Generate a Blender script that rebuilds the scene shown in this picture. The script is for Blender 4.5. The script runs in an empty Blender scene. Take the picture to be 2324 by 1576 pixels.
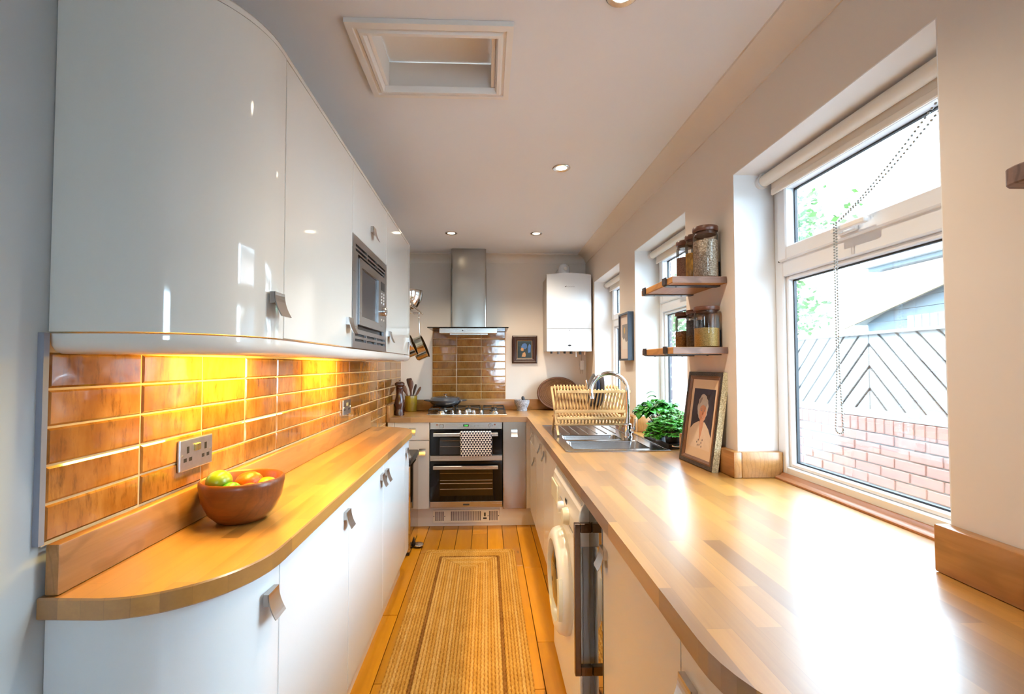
import bpy, bmesh, math, random
from math import pi, sin, cos, tan, sqrt, radians
from mathutils import Vector, Matrix, Euler

random.seed(7)
scene = bpy.context.scene
COL = scene.collection

# ------------------------------------------------------------------ camera
cam_data = bpy.data.cameras.new('camera')
cam = bpy.data.objects.new('camera', cam_data)
COL.objects.link(cam)
cam_data.sensor_fit = 'HORIZONTAL'
cam_data.sensor_width = 36.0
cam_data.lens = 1032.86 / 2324 * 36.0
cam_data.shift_x = (1162 - 1142.95) / 2324
cam_data.shift_y = (797.24 - 788) / 2324
cam_data.clip_start = 0.02
cam_data.clip_end = 300
_r = ((0.99935, -0.036021, -0.001521), (0.036051, 0.998891, 0.030292), (0.000428, -0.030327, 0.99954))
cam.matrix_world = Matrix((
    (_r[0][0], _r[2][0], -_r[1][0], 0.0),
    (_r[0][1], _r[2][1], -_r[1][1], 0.0),
    (_r[0][2], _r[2][2], -_r[1][2], 1.3116),
    (0, 0, 0, 1)))
scene.camera = cam

# ------------------------------------------------------------------ look, sky, sun
vs = scene.view_settings
scene.display_settings.display_device = 'sRGB'
vs.view_transform = 'Standard'
vs.look = 'None'
vs.gamma = 1.0
vs.use_curve_mapping = False
vs.exposure = 0.8
cy = scene.cycles
cy.use_denoising = True
cy.use_light_tree = False
cy.use_adaptive_sampling = True
cy.adaptive_threshold = 0.06
cy.adaptive_min_samples = 16
cy.max_bounces = 6
cy.diffuse_bounces = 4
cy.glossy_bounces = 3
cy.transmission_bounces = 6
cy.transparent_max_bounces = 12
cy.sample_clamp_indirect = 6.0
cy.caustics_reflective = False
cy.caustics_refractive = False
cy.blur_glossy = 0.5

SKY = 21.0
STRIP_W = 9.0
SPOT_W = 40.0
world = bpy.data.worlds.new('world')
scene.world = world
world.use_nodes = True
_bg = world.node_tree.nodes['Background']
_bg.inputs['Color'].default_value = (0.62, 0.83, 1.0, 1)
_bg.inputs['Strength'].default_value = SKY

def lamp(kind, name, loc, rot=(0, 0, 0), energy=10, color=(1, 1, 1), **kw):
    d = bpy.data.lights.new(name, kind)
    d.energy = energy
    d.color = color
    for k, v in kw.items():
        setattr(d, k, v)
    o = bpy.data.objects.new(name, d)
    o.location = loc
    o.rotation_euler = rot
    COL.objects.link(o)
    return o

# sun high over the roof of the house, shining on the garden wall outside
_sd = Vector((0.50, 0.28, -0.95))
sun = lamp('SUN', 'sun', (0, 0, 8), _sd.to_track_quat('-Z', 'Y').to_euler(), energy=6.0, color=(1.0, 0.95, 0.86), angle=0.01)

# ------------------------------------------------------------------ dimensions (metres)
XL = -0.818          # left wall plaster
XT = -0.8086         # face of the left tiles
YB = 4.307           # back wall plaster
YT = 4.299           # face of the back tiles
XR = 0.943           # right wall
XG = 1.10            # inner face of window frames
CEIL = 2.352
WT = 0.89            # worktop height
YF = 3.684           # front edge of the back worktop
YO = 3.706           # fronts of the back units
WINS = [(0.9003, 1.6939), (2.1142, 2.862), (3.194, 3.96)]
LINTEL = 2.041
YN = -2.3            # wall behind the camera

# ------------------------------------------------------------------ materials
MATS = {}

class NT:
    def __init__(self, name):
        self.m = bpy.data.materials.new(name)
        self.m.use_nodes = True
        self.t = self.m.node_tree
        self.t.nodes.clear()
        self.out = self.n('ShaderNodeOutputMaterial')
    def n(self, t, **kw):
        nd = self.t.nodes.new(t)
        for k, v in kw.items():
            setattr(nd, k, v)
        return nd
    def l(self, a, b):
        self.t.links.new(a, b)
    def math(self, op, a, b=None):
        nd = self.n('ShaderNodeMath', operation=op)
        for i, x in enumerate((a, b)):
            if x is None:
                continue
            if isinstance(x, (int, float)):
                nd.inputs[i].default_value = x
            else:
                self.l(x, nd.inputs[i])
        return nd.outputs[0]
    def mix(self, fac, a, b, mode='MIX'):
        nd = self.n('ShaderNodeMixRGB', blend_type=mode)
        for i, x in enumerate((fac, a, b)):
            if isinstance(x, (int, float)):
                nd.inputs[i].default_value = x
            elif isinstance(x, tuple):
                nd.inputs[i].default_value = x if len(x) == 4 else (*x, 1)
            else:
                self.l(x, nd.inputs[i])
        return nd.outputs[0]
    def noise(self, vec, scale, detail=3, rough=0.5, dist=0.0):
        nd = self.n('ShaderNodeTexNoise')
        nd.inputs['Scale'].default_value = scale
        nd.inputs['Detail'].default_value = detail
        nd.inputs['Roughness'].default_value = rough
        nd.inputs['Distortion'].default_value = dist
        if vec is not None:
            self.l(vec, nd.inputs['Vector'])
        return nd.outputs['Fac']
    def ramp(self, fac, stops):
        nd = self.n('ShaderNodeValToRGB')
        e = nd.color_ramp.elements
        while len(e) < len(stops):
            e.new(0.5)
        for i, (p, c) in enumerate(stops):
            e[i].position = p
            e[i].color = (*c, 1) if len(c) == 3 else c
        self.l(fac, nd.inputs[0])
        return nd.outputs[0]
    def obj(self):
        return self.n('ShaderNodeTexCoord').outputs['Object']
    def mapv(self, vec, scale=(1, 1, 1), loc=(0, 0, 0), rot=(0, 0, 0)):
        nd = self.n('ShaderNodeMapping')
        nd.inputs['Scale'].default_value = scale
        nd.inputs['Location'].default_value = loc
        nd.inputs['Rotation'].default_value = rot
        self.l(vec, nd.inputs['Vector'])
        return nd.outputs[0]
    def bsdf(self, col=None, rough=0.5, metal=0.0, spec=0.5, coat=0.0, coat_rough=0.05, normal=None, emit=None, estr=0.0, sub=0.0):
        b = self.n('ShaderNodeBsdfPrincipled')
        if isinstance(col, tuple):
            b.inputs['Base Color'].default_value = (*col[:3], 1)
        elif col is not None:
            self.l(col, b.inputs['Base Color'])
        if isinstance(rough, (int, float)):
            b.inputs['Roughness'].default_value = rough
        else:
            self.l(rough, b.inputs['Roughness'])
        b.inputs['Metallic'].default_value = metal
        b.inputs['Specular IOR Level'].default_value = spec
        b.inputs['Coat Weight'].default_value = coat
        b.inputs['Coat Roughness'].default_value = coat_rough
        if emit:
            b.inputs['Emission Color'].default_value = (*emit, 1)
            b.inputs['Emission Strength'].default_value = estr
        if normal is not None:
            self.l(normal, b.inputs['Normal'])
        self.l(b.outputs[0], self.out.inputs[0])
        return b
    def bump(self, h, strength=0.2, dist=0.01):
        nd = self.n('ShaderNodeBump')
        nd.inputs['Strength'].default_value = strength
        nd.inputs['Distance'].default_value = dist
        self.l(h, nd.inputs['Height'])
        return nd.outputs[0]

def plain(name, col, rough=0.5, metal=0.0, spec=0.5, coat=0.0, bump=None, var=None, emit=None, estr=0.0):
    t = NT(name)
    c = col
    if var:
        f = t.noise(t.obj(), var[0], 3)
        c = t.mix(f, col, var[1])
    nrm = None
    if bump:
        nrm = t.bump(t.noise(t.obj(), bump[0], 3), bump[1], 0.002)
    t.bsdf(c, rough, metal, spec, coat, normal=nrm, emit=emit, estr=estr)
    MATS[name] = t.m
    return t.m

def brushed(name, col, rough, axis, amp=0.035, metal=1.0):
    t = NT(name)
    sc = {'X': (2, 220, 220), 'Y': (220, 2, 220), 'Z': (220, 220, 2)}[axis]
    f = t.noise(t.mapv(t.obj(), sc), 1.0, 2)
    c = t.mix(f, tuple(x * (1 - amp) for x in col), tuple(min(1, x * (1 + amp)) for x in col))
    r = t.math('ADD', t.math('MULTIPLY', f, 0.05), rough)
    b = t.bsdf(c, r, metal)
    MATS[name] = t.m
    return t.m

def wood(name, dark, light, axis='Y', rough=0.35, grain=28, stave=None, coat=0.0, contrast=0.5, per_obj=0.0, knots=False, spec=0.5, lines=0.0, coat_rough=0.12):
    t = NT(name)
    o = t.obj()
    if per_obj or knots:
        oi = t.n('ShaderNodeObjectInfo')
        rnd = oi.outputs['Random']
    sep = t.n('ShaderNodeSeparateXYZ')
    t.l(o, sep.inputs[0])
    order = {'X': 'XYZ', 'Y': 'YXZ', 'Z': 'ZXY'}[axis]
    cmb = t.n('ShaderNodeCombineXYZ')
    for i, a in enumerate(order):
        t.l(sep.outputs[a], cmb.inputs[i])
    v = cmb.outputs[0]
    sval = None
    if stave:
        br = t.n('ShaderNodeTexBrick')
        br.offset = 0.37
        br.squash = 1.0
        br.inputs['Scale'].default_value = 1.0
        br.inputs['Brick Width'].default_value = stave[1]
        br.inputs['Row Height'].default_value = stave[0]
        br.inputs['Mortar Size'].default_value = 0.0004
        br.inputs['Color1'].default_value = (0, 0, 0, 1)
        br.inputs['Color2'].default_value = (1, 1, 1, 1)
        br.inputs['Mortar'].default_value = (0.2, 0.2, 0.2, 1)
        t.l(v, br.inputs['Vector'])
        sval = br.outputs['Color']
        sh = t.n('ShaderNodeVectorMath', operation='SCALE')
        t.l(sval, sh.inputs[0])
        sh.inputs[3].default_value = 7.3
        ad = t.n('ShaderNodeVectorMath', operation='ADD')
        t.l(v, ad.inputs[0])
        t.l(sh.outputs[0], ad.inputs[1])
        v = ad.outputs[0]
    if per_obj:
        cb = t.n('ShaderNodeCombineXYZ')
        t.l(t.math('MULTIPLY', rnd, 31.0), cb.inputs[0])
        t.l(t.math('MULTIPLY', rnd, 17.0), cb.inputs[1])
        ad = t.n('ShaderNodeVectorMath', operation='ADD')
        t.l(v, ad.inputs[0])
        t.l(cb.outputs[0], ad.inputs[1])
        v = ad.outputs[0]
    g = t.noise(t.mapv(v, (1.6, grain, grain)), 1.0, 3, 0.62, 0.6)
    fine = t.noise(t.mapv(v, (9, grain * 9, grain * 9)), 1.0, 2)
    f = t.math('ADD', t.math('MULTIPLY', g, 0.75), t.math('MULTIPLY', fine, 0.25))
    f = t.ramp(f, [(0.5 - 0.5 * (1 - contrast) - 0.02, (0, 0, 0)), (0.5 + 0.5 * (1 - contrast) + 0.02, (1, 1, 1))])
    c = t.mix(f, dark, light)
    if lines:
        w = t.n('ShaderNodeTexWave', wave_type='BANDS', bands_direction='Y')
        w.inputs['Scale'].default_value = 9.0
        w.inputs['Distortion'].default_value = 9.0
        w.inputs['Detail'].default_value = 2.0
        w.inputs['Detail Scale'].default_value = 0.6
        t.l(t.mapv(v, (0.9, 2.2, 2.2)), w.inputs['Vector'])
        lf = t.ramp(w.outputs['Fac'], [(0.0, (lines, lines, lines)), (0.22, (0, 0, 0))])
        c = t.mix(lf, c, tuple(x * 0.45 for x in dark))
    if sval is not None:
        k = t.ramp(sval, [(0.0, (0.60, 0.54, 0.47)), (0.5, (0.95, 0.93, 0.91)), (1.0, (1.22, 1.21, 1.18))])
        c = t.mix(1.0, c, k, 'MULTIPLY')
    if per_obj:
        k = t.ramp(rnd, [(0.0, (1 - per_obj,) * 3), (1.0, (1 + per_obj * 0.6,) * 3)])
        c = t.mix(1.0, c, k, 'MULTIPLY')
    if knots:
        vo = t.n('ShaderNodeTexVoronoi')
        vo.inputs['Scale'].default_value = 1.0
        t.l(t.mapv(v, (3.0, 9.0, 9.0)), vo.inputs['Vector'])
        kf = t.ramp(vo.outputs['Distance'], [(0.03, (0.9, 0.9, 0.9)), (0.10, (0, 0, 0))])
        c = t.mix(kf, c, (0.05, 0.016, 0.005))
    t.bsdf(c, rough, 0.0, spec, coat, coat_rough)
    MATS[name] = t.m
    return t.m

def glassy(name, tint=(1, 1, 1), refl=1.0, rough=0.0, base=0.04):
    """thin clear sheet: light passes straight through, edges reflect"""
    t = NT(name)
    tr = t.n('ShaderNodeBsdfTransparent')
    tr.inputs[0].default_value = (*tint, 1)
    gl = t.n('ShaderNodeBsdfGlossy')
    gl.inputs['Roughness'].default_value = rough
    lw = t.n('ShaderNodeFresnel')
    lw.inputs[0].default_value = 1.45
    f = t.math('MULTIPLY', lw.outputs[0], refl)
    mx = t.n('ShaderNodeMixShader')
    t.l(f, mx.inputs[0])
    t.l(tr.outputs[0], mx.inputs[1])
    t.l(gl.outputs[0], mx.inputs[2])
    t.l(mx.outputs[0], t.out.inputs[0])
    MATS[name] = t.m
    return t.m

def emissive(name, col, strength):
    t = NT(name)
    e = t.n('ShaderNodeEmission')
    e.inputs[0].default_value = (*col, 1)
    e.inputs[1].default_value = strength
    t.m.cycles.emission_sampling = 'NONE'
    t.l(e.outputs[0], t.out.inputs[0])
    MATS[name] = t.m
    return t.m

def speckle(name, cols, scale, rough=0.7, size=(1, 1, 1)):
    t = NT(name)
    vo = t.n('ShaderNodeTexVoronoi')
    vo.inputs['Scale'].default_value = scale
    t.l(t.mapv(t.obj(), size), vo.inputs['Vector'])
    sp = t.n('ShaderNodeSeparateXYZ')
    t.l(vo.outputs['Color'], sp.inputs[0])
    n = len(cols)
    c = t.ramp(sp.outputs[0], [(i / (n - 1), cc) for i, cc in enumerate(cols)])
    d = t.ramp(vo.outputs['Distance'], [(0.0, (1.5,) * 3), (0.75, (0.85,) * 3)])
    c = t.mix(1.0, c, d, 'MULTIPLY')
    t.bsdf(c, rough, normal=t.bump(vo.outputs['Distance'], 0.5, 0.002))
    MATS[name] = t.m
    return t.m

def glazed_tile(name, c0, c1, c2):
    t = NT(name)
    oi = t.n('ShaderNodeObjectInfo')
    rnd = oi.outputs['Random']
    cb = t.n('ShaderNodeCombineXYZ')
    t.l(t.math('MULTIPLY', rnd, 23.0), cb.inputs[0])
    t.l(t.math('MULTIPLY', rnd, 41.0), cb.inputs[1])
    t.l(t.math('MULTIPLY', rnd, 11.0), cb.inputs[2])
    ad = t.n('ShaderNodeVectorMath', operation='ADD')
    t.l(t.obj(), ad.inputs[0])
    t.l(cb.outputs[0], ad.inputs[1])
    v = ad.outputs[0]
    a = t.noise(t.mapv(v, (16, 16, 7)), 1.0, 4, 0.6)
    b = t.noise(t.mapv(v, (70, 70, 16)), 1.0, 4, 0.7)
    c = t.mix(t.ramp(a, [(0.35, (0, 0, 0)), (0.65, (1, 1, 1))]), c0, c1)
    c = t.mix(t.ramp(b, [(0.52, (0, 0, 0)), (0.74, (0.75, 0.75, 0.75))]), c, c2)
    k = t.ramp(rnd, [(0.0, (0.72, 0.68, 0.62)), (0.5, (1, 1, 1)), (1.0, (1.25, 1.2, 1.1))])
    c = t.mix(1.0, c, k, 'MULTIPLY')
    h = t.noise(t.mapv(v, (14, 14, 20)), 1.0, 2, 0.4)
    t.bsdf(c, 0.10, 0, 0.5, 0.5, 0.03, normal=t.bump(h, 0.6, 0.002))
    MATS[name] = t.m
    return t.m

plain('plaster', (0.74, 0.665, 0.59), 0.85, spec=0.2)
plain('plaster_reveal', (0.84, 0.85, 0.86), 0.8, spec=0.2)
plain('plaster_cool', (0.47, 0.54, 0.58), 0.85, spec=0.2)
plain('ceiling_paint', (0.78, 0.79, 0.82), 0.9, spec=0.2)
plain('white_trim', (0.80, 0.765, 0.725), 0.5)
plain('gloss_white', (0.74, 0.735, 0.69), 0.07, spec=0.5, coat=0.6)
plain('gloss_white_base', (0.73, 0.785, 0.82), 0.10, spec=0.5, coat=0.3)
plain('satin_cream', (0.76, 0.70, 0.645), 0.22, spec=0.5)
plain('carcass', (0.70, 0.68, 0.65), 0.5)
plain('upvc', (0.79, 0.82, 0.86), 0.28)
plain('blind_fabric', (0.80, 0.755, 0.68), 0.75)
plain('black_gasket', (0.012, 0.014, 0.018), 0.5)
plain('grey_trim', (0.24, 0.26, 0.32), 0.45)
plain('grout', (0.62, 0.44, 0.22), 0.8)
glazed_tile('glaze', (0.26, 0.094, 0.014), (0.39, 0.172, 0.034), (0.09, 0.03, 0.009))
wood('worktop_y', (0.33, 0.143, 0.021), (0.47, 0.235, 0.048), 'Y', 0.36, 22, stave=(0.042, 0.36), coat=1.0, contrast=0.5, spec=1.0, coat_rough=0.30)
wood('worktop_x', (0.33, 0.143, 0.021), (0.47, 0.235, 0.048), 'X', 0.36, 22, stave=(0.042, 0.36), coat=1.0, contrast=0.5, spec=1.0, coat_rough=0.30)
wood('oak_y', (0.28, 0.115, 0.026), (0.46, 0.22, 0.07), 'Y', 0.30, 20, coat=0.15, lines=0.28)
wood('oak_x', (0.28, 0.115, 0.026), (0.46, 0.22, 0.07), 'X', 0.30, 20, coat=0.15, lines=0.28)
wood('bead_wood', (0.30, 0.12, 0.05), (0.45, 0.20, 0.09), 'Y', 0.35, 30)
wood('floor_board', (0.49, 0.175, 0.004), (0.68, 0.285, 0.008), 'Y', 0.28, 16, coat=0.2, per_obj=0.26, knots=True, contrast=0.35)
plain('floor_gap', (0.10, 0.04, 0.012), 0.8)
wood('shelf_front', (0.33, 0.13, 0.03), (0.55, 0.26, 0.07), 'Y', 0.5, 24, lines=0.3)
wood('shelf_end', (0.16, 0.085, 0.06), (0.26, 0.15, 0.11), 'X', 0.6, 40, lines=0.5)
wood('walnut', (0.075, 0.026, 0.014), (0.17, 0.065, 0.035), 'X', 0.35, 40)
wood('bowl_wood', (0.12, 0.027, 0.004), (0.25, 0.068, 0.009), 'X', 0.38, 26, coat=0.1, lines=0.2)
wood('mill_wood', (0.035, 0.009, 0.005), (0.09, 0.023, 0.011), 'Z', 0.2, 30, coat=0.25)
wood('spoon_wood', (0.13, 0.055, 0.03), (0.24, 0.11, 0.055), 'Z', 0.5, 30)
wood('spoon_dark', (0.035, 0.016, 0.01), (0.075, 0.032, 0.02), 'Z', 0.5, 30)
wood('bamboo', (0.55, 0.32, 0.12), (0.74, 0.49, 0.23), 'X', 0.4, 22)
brushed('steel_x', (0.52, 0.50, 0.47), 0.24, 'X')
brushed('steel_z', (0.40, 0.375, 0.34), 0.22, 'Z')
brushed('steel_y', (0.46, 0.46, 0.47), 0.26, 'Y')
plain('sink_steel', (0.52, 0.53, 0.55), 0.20, 1.0)
plain('nickel', (0.62, 0.59, 0.57), 0.27, 1.0)
plain('chrome', (0.78, 0.78, 0.80), 0.05, 1.0)
plain('bright_steel', (0.70, 0.69, 0.68), 0.12, 1.0)
plain('warm_reflect_steel', (0.72, 0.58, 0.42), 0.12, 1.0)  # plain steel with the room's orange reflections put into its colour
plain('mirror_steel', (0.62, 0.57, 0.52), 0.06, 1.0)
plain('bronze', (0.17, 0.12, 0.10), 0.22, 0.9)
plain('dark_mirror', (0.30, 0.30, 0.31), 0.03, 0.95)
plain('oven_glass', (0.004, 0.005, 0.008), 0.05, 0.0, 0.28)
plain('oven_window', (0.030, 0.017, 0.006), 0.06, 0.0, 0.35)
plain('oven_window_grey', (0.035, 0.04, 0.05), 0.06, 0.0, 0.4)
plain('black_plastic', (0.012, 0.012, 0.014), 0.35)
plain('black_iron', (0.015, 0.016, 0.019), 0.42)
plain('bracket_iron', (0.022, 0.026, 0.036), 0.40)
plain('brown_rubber', (0.045, 0.03, 0.03), 0.6)
plain('cast_iron_enamel', (0.045, 0.05, 0.062), 0.22, 0.0, 0.5, 0.3)
plain('boiler_white', (0.70, 0.72, 0.74), 0.18, coat=0.2)
plain('boiler_side', (0.62, 0.56, 0.50), 0.4)
plain('washer_white', (0.83, 0.80, 0.74), 0.25)
plain('washer_cream', (0.83, 0.76, 0.56), 0.3)
plain('washer_side_shaded', (0.42, 0.42, 0.43), 0.45)  # grey carries the shadow on the side of a white machine
plain('print_grey', (0.28, 0.29, 0.31), 0.5)
plain('print_dark', (0.03, 0.03, 0.035), 0.5)
plain('pot_mustard', (0.36, 0.24, 0.015), 0.18, coat=0.4)
speckle('granite', [(0.10, 0.10, 0.11), (0.30, 0.30, 0.32), (0.50, 0.50, 0.53), (0.20, 0.20, 0.22)], 260, 0.7)
plain('pestle_stone', (0.03, 0.035, 0.045), 0.4)
speckle('oats', [(0.42, 0.29, 0.18), (0.62, 0.47, 0.33), (0.75, 0.62, 0.48), (0.36, 0.22, 0.13)], 230, 0.8)
speckle('pasta', [(0.46, 0.22, 0.02), (0.62, 0.33, 0.04), (0.30, 0.12, 0.01)], 75, 0.5, (1, 1, 0.5))
speckle('red_rice', [(0.28, 0.13, 0.08), (0.42, 0.22, 0.14), (0.20, 0.09, 0.06)], 330, 0.8)
speckle('brown_grain', [(0.30, 0.16, 0.05), (0.48, 0.28, 0.10), (0.22, 0.10, 0.03)], 300, 0.8)
speckle('black_lentil', [(0.03, 0.028, 0.03), (0.10, 0.09, 0.085), (0.05, 0.04, 0.04)], 330, 0.7)
speckle('couscous', [(0.55, 0.33, 0.08), (0.72, 0.48, 0.16), (0.62, 0.38, 0.10)], 380, 0.8)
glassy('clear_glass', (0.985, 0.99, 0.99), 0.9)
glassy('window_glass', (0.97, 0.985, 0.99), 0.7)
glassy('hood_glass', (0.35, 0.36, 0.36), 1.0)
plain('jute', (0.42, 0.195, 0.026), 0.9, spec=0.1, var=(9, (0.62, 0.34, 0.075)))
plain('jute_dark', (0.15, 0.055, 0.010), 0.9, spec=0.1, var=(9, (0.36, 0.16, 0.03)))
plain('jute_pale', (0.48, 0.25, 0.055), 0.9, spec=0.1, var=(9, (0.66, 0.39, 0.11)))
plain('rattan', (0.085, 0.028, 0.012), 0.45, var=(60, (0.19, 0.075, 0.03)), bump=(400, 0.6))
plain('rattan_light', (0.30, 0.14, 0.055), 0.5)
plain('leaf_basil', (0.012, 0.13, 0.008), 0.3, var=(40, (0.04, 0.24, 0.012)))
plain('leaf_parsley', (0.025, 0.20, 0.008), 0.45, var=(50, (0.07, 0.32, 0.015)))
plain('leaf_pale', (0.06, 0.24, 0.03), 0.5, var=(50, (0.12, 0.34, 0.06)))
plain('stem', (0.12, 0.27, 0.04), 0.5)
plain('pot_black', (0.012, 0.013, 0.017), 0.35)
plain('lime', (0.12, 0.22, 0.004), 0.32, var=(30, (0.24, 0.28, 0.006)))
plain('lime_green', (0.04, 0.22, 0.015), 0.32)
plain('orange', (0.50, 0.085, 0.002), 0.35, bump=(240, 0.25))
plain('lemon', (0.52, 0.22, 0.004), 0.35)
plain('mat_cream', (0.74, 0.58, 0.40), 0.8)
plain('mat_pale', (0.70, 0.60, 0.54), 0.8)
plain('frame_navy', (0.03, 0.045, 0.075), 0.35)
plain('frame_brown', (0.12, 0.045, 0.018), 0.35, var=(30, (0.20, 0.085, 0.035)))
speckle('frame_speckle', [(0.02, 0.014, 0.012), (0.06, 0.04, 0.03), (0.012, 0.01, 0.01)], 300, 0.5)
speckle('frame_gold', [(0.42, 0.36, 0.20), (0.62, 0.56, 0.38), (0.30, 0.24, 0.12)], 260, 0.5)
wood('dark_frame_wood', (0.018, 0.008, 0.006), (0.075, 0.026, 0.016), 'Z', 0.35, 60)
plain('paint_night', (0.022, 0.018, 0.035), 0.7, var=(30, (0.05, 0.042, 0.065)))
plain('paint_hair', (0.46, 0.43, 0.40), 0.7, var=(90, (0.66, 0.62, 0.57)), bump=(150, 0.4))
plain('paint_hair_dark', (0.26, 0.23, 0.22), 0.7, var=(90, (0.42, 0.38, 0.36)))
plain('paint_skin', (0.60, 0.27, 0.15), 0.7, var=(70, (0.72, 0.40, 0.26)))
plain('paint_skin_dark', (0.36, 0.12, 0.07), 0.7)
plain('paint_shirt', (0.70, 0.56, 0.42), 0.7, var=(40, (0.80, 0.68, 0.54)))
plain('paint_grey', (0.20, 0.20, 0.21), 0.7, var=(60, (0.32, 0.31, 0.31)))
plain('paint_white', (0.72, 0.68, 0.63), 0.7)
plain('paint_gold', (0.55, 0.38, 0.16), 0.7)
plain('paint_blue', (0.05, 0.12, 0.33), 0.6, var=(60, (0.10, 0.24, 0.55)))
plain('paint_teal', (0.012, 0.03, 0.045), 0.6, var=(25, (0.035, 0.06, 0.07)))
plain('paint_ochre', (0.42, 0.20, 0.08), 0.6, var=(60, (0.60, 0.36, 0.18)))
plain('gold_line', (0.45, 0.26, 0.10), 0.4)
plain('brick', (0.33, 0.165, 0.135), 0.85, var=(20, (0.42, 0.225, 0.19)))
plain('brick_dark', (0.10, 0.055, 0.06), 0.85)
plain('mortar', (0.28, 0.29, 0.27), 0.9)
plain('fence_wood', (0.26, 0.25, 0.235), 0.8, var=(15, (0.32, 0.31, 0.295)))
plain('shed_clad', (0.10, 0.135, 0.16), 0.8, var=(8, (0.15, 0.185, 0.21)))
plain('shed_verge', (0.26, 0.19, 0.11), 0.8)
plain('shed_roof', (0.40, 0.40, 0.39), 0.8)
plain('house_wall', (0.55, 0.44, 0.40), 0.85)
plain('house_roof', (0.30, 0.31, 0.32), 0.8)
plain('gutter', (0.10, 0.12, 0.13), 0.6)
plain('fence_shade', (0.045, 0.04, 0.036), 0.9)  # near-black tone holds the shade behind the fence boards
plain('paving', (0.30, 0.29, 0.28), 0.9)
plain('leaf_tree', (0.045, 0.14, 0.025), 0.6, var=(3, (0.11, 0.25, 0.05)))
plain('bark', (0.20, 0.14, 0.09), 0.9)
plain('towel_white', (0.80, 0.76, 0.74), 0.9, spec=0.1)
plain('green_led', (0.0, 0.02, 0.0), 0.3)
emissive('led_digits', (0.12, 1.0, 0.12), 1.6)
emissive('lamp_glow', (1.0, 0.86, 0.60), 9.0)
emissive('strip_glow', (1.0, 0.66, 0.16), 10.0)
plain('heater_cream', (0.80, 0.72, 0.62), 0.4)
plain('heater_dark', (0.06, 0.055, 0.08), 0.5)
plain('socket_steel', (0.60, 0.58, 0.60), 0.33, 1.0, var=(60, (0.42, 0.41, 0.44)))
plain('brass_switch', (0.55, 0.42, 0.18), 0.3, 1.0)
plain('plate_grey', (0.10, 0.095, 0.10), 0.3)
plain('plate_blue', (0.05, 0.08, 0.16), 0.3)
plain('white_plastic', (0.82, 0.82, 0.82), 0.35)
plain('clear_bead', (0.34, 0.37, 0.38), 0.3)
plain('wire', (0.45, 0.36, 0.28), 0.5)
plain('pipe_copper', (0.60, 0.33, 0.18), 0.3, 1.0)

def towel_print(name):
    """rows of black triangles on white cotton, flat print"""
    t = NT(name)
    sep = t.n('ShaderNodeSeparateXYZ')
    t.l(t.obj(), sep.inputs[0])
    p = 0.0225
    q = 0.0175
    vrow = t.math('DIVIDE', sep.outputs['Z'], q)
    row = t.math('FLOOR', vrow)
    fr = t.math('SUBTRACT', vrow, row)
    par = t.math('MODULO', t.math('ABSOLUTE', row), 2.0)
    u = t.math('ADD', t.math('DIVIDE', sep.outputs['X'], p), t.math('MULTIPLY', par, 0.5))
    fu = t.math('SUBTRACT', u, t.math('FLOOR', u))
    d = t.math('MULTIPLY', t.math('ABSOLUTE', t.math('SUBTRACT', fu, 0.5)), 2.0)
    lit = t.math('LESS_THAN', d, t.math('SUBTRACT', 1.0, fr))
    c = t.mix(lit, (0.012, 0.012, 0.03), (0.80, 0.75, 0.72))
    t.bsdf(c, 0.9, spec=0.1)
    MATS[name] = t.m
towel_print('towel_triangles')
# ------------------------------------------------------------------ mesh helpers
OFF = {}

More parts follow.
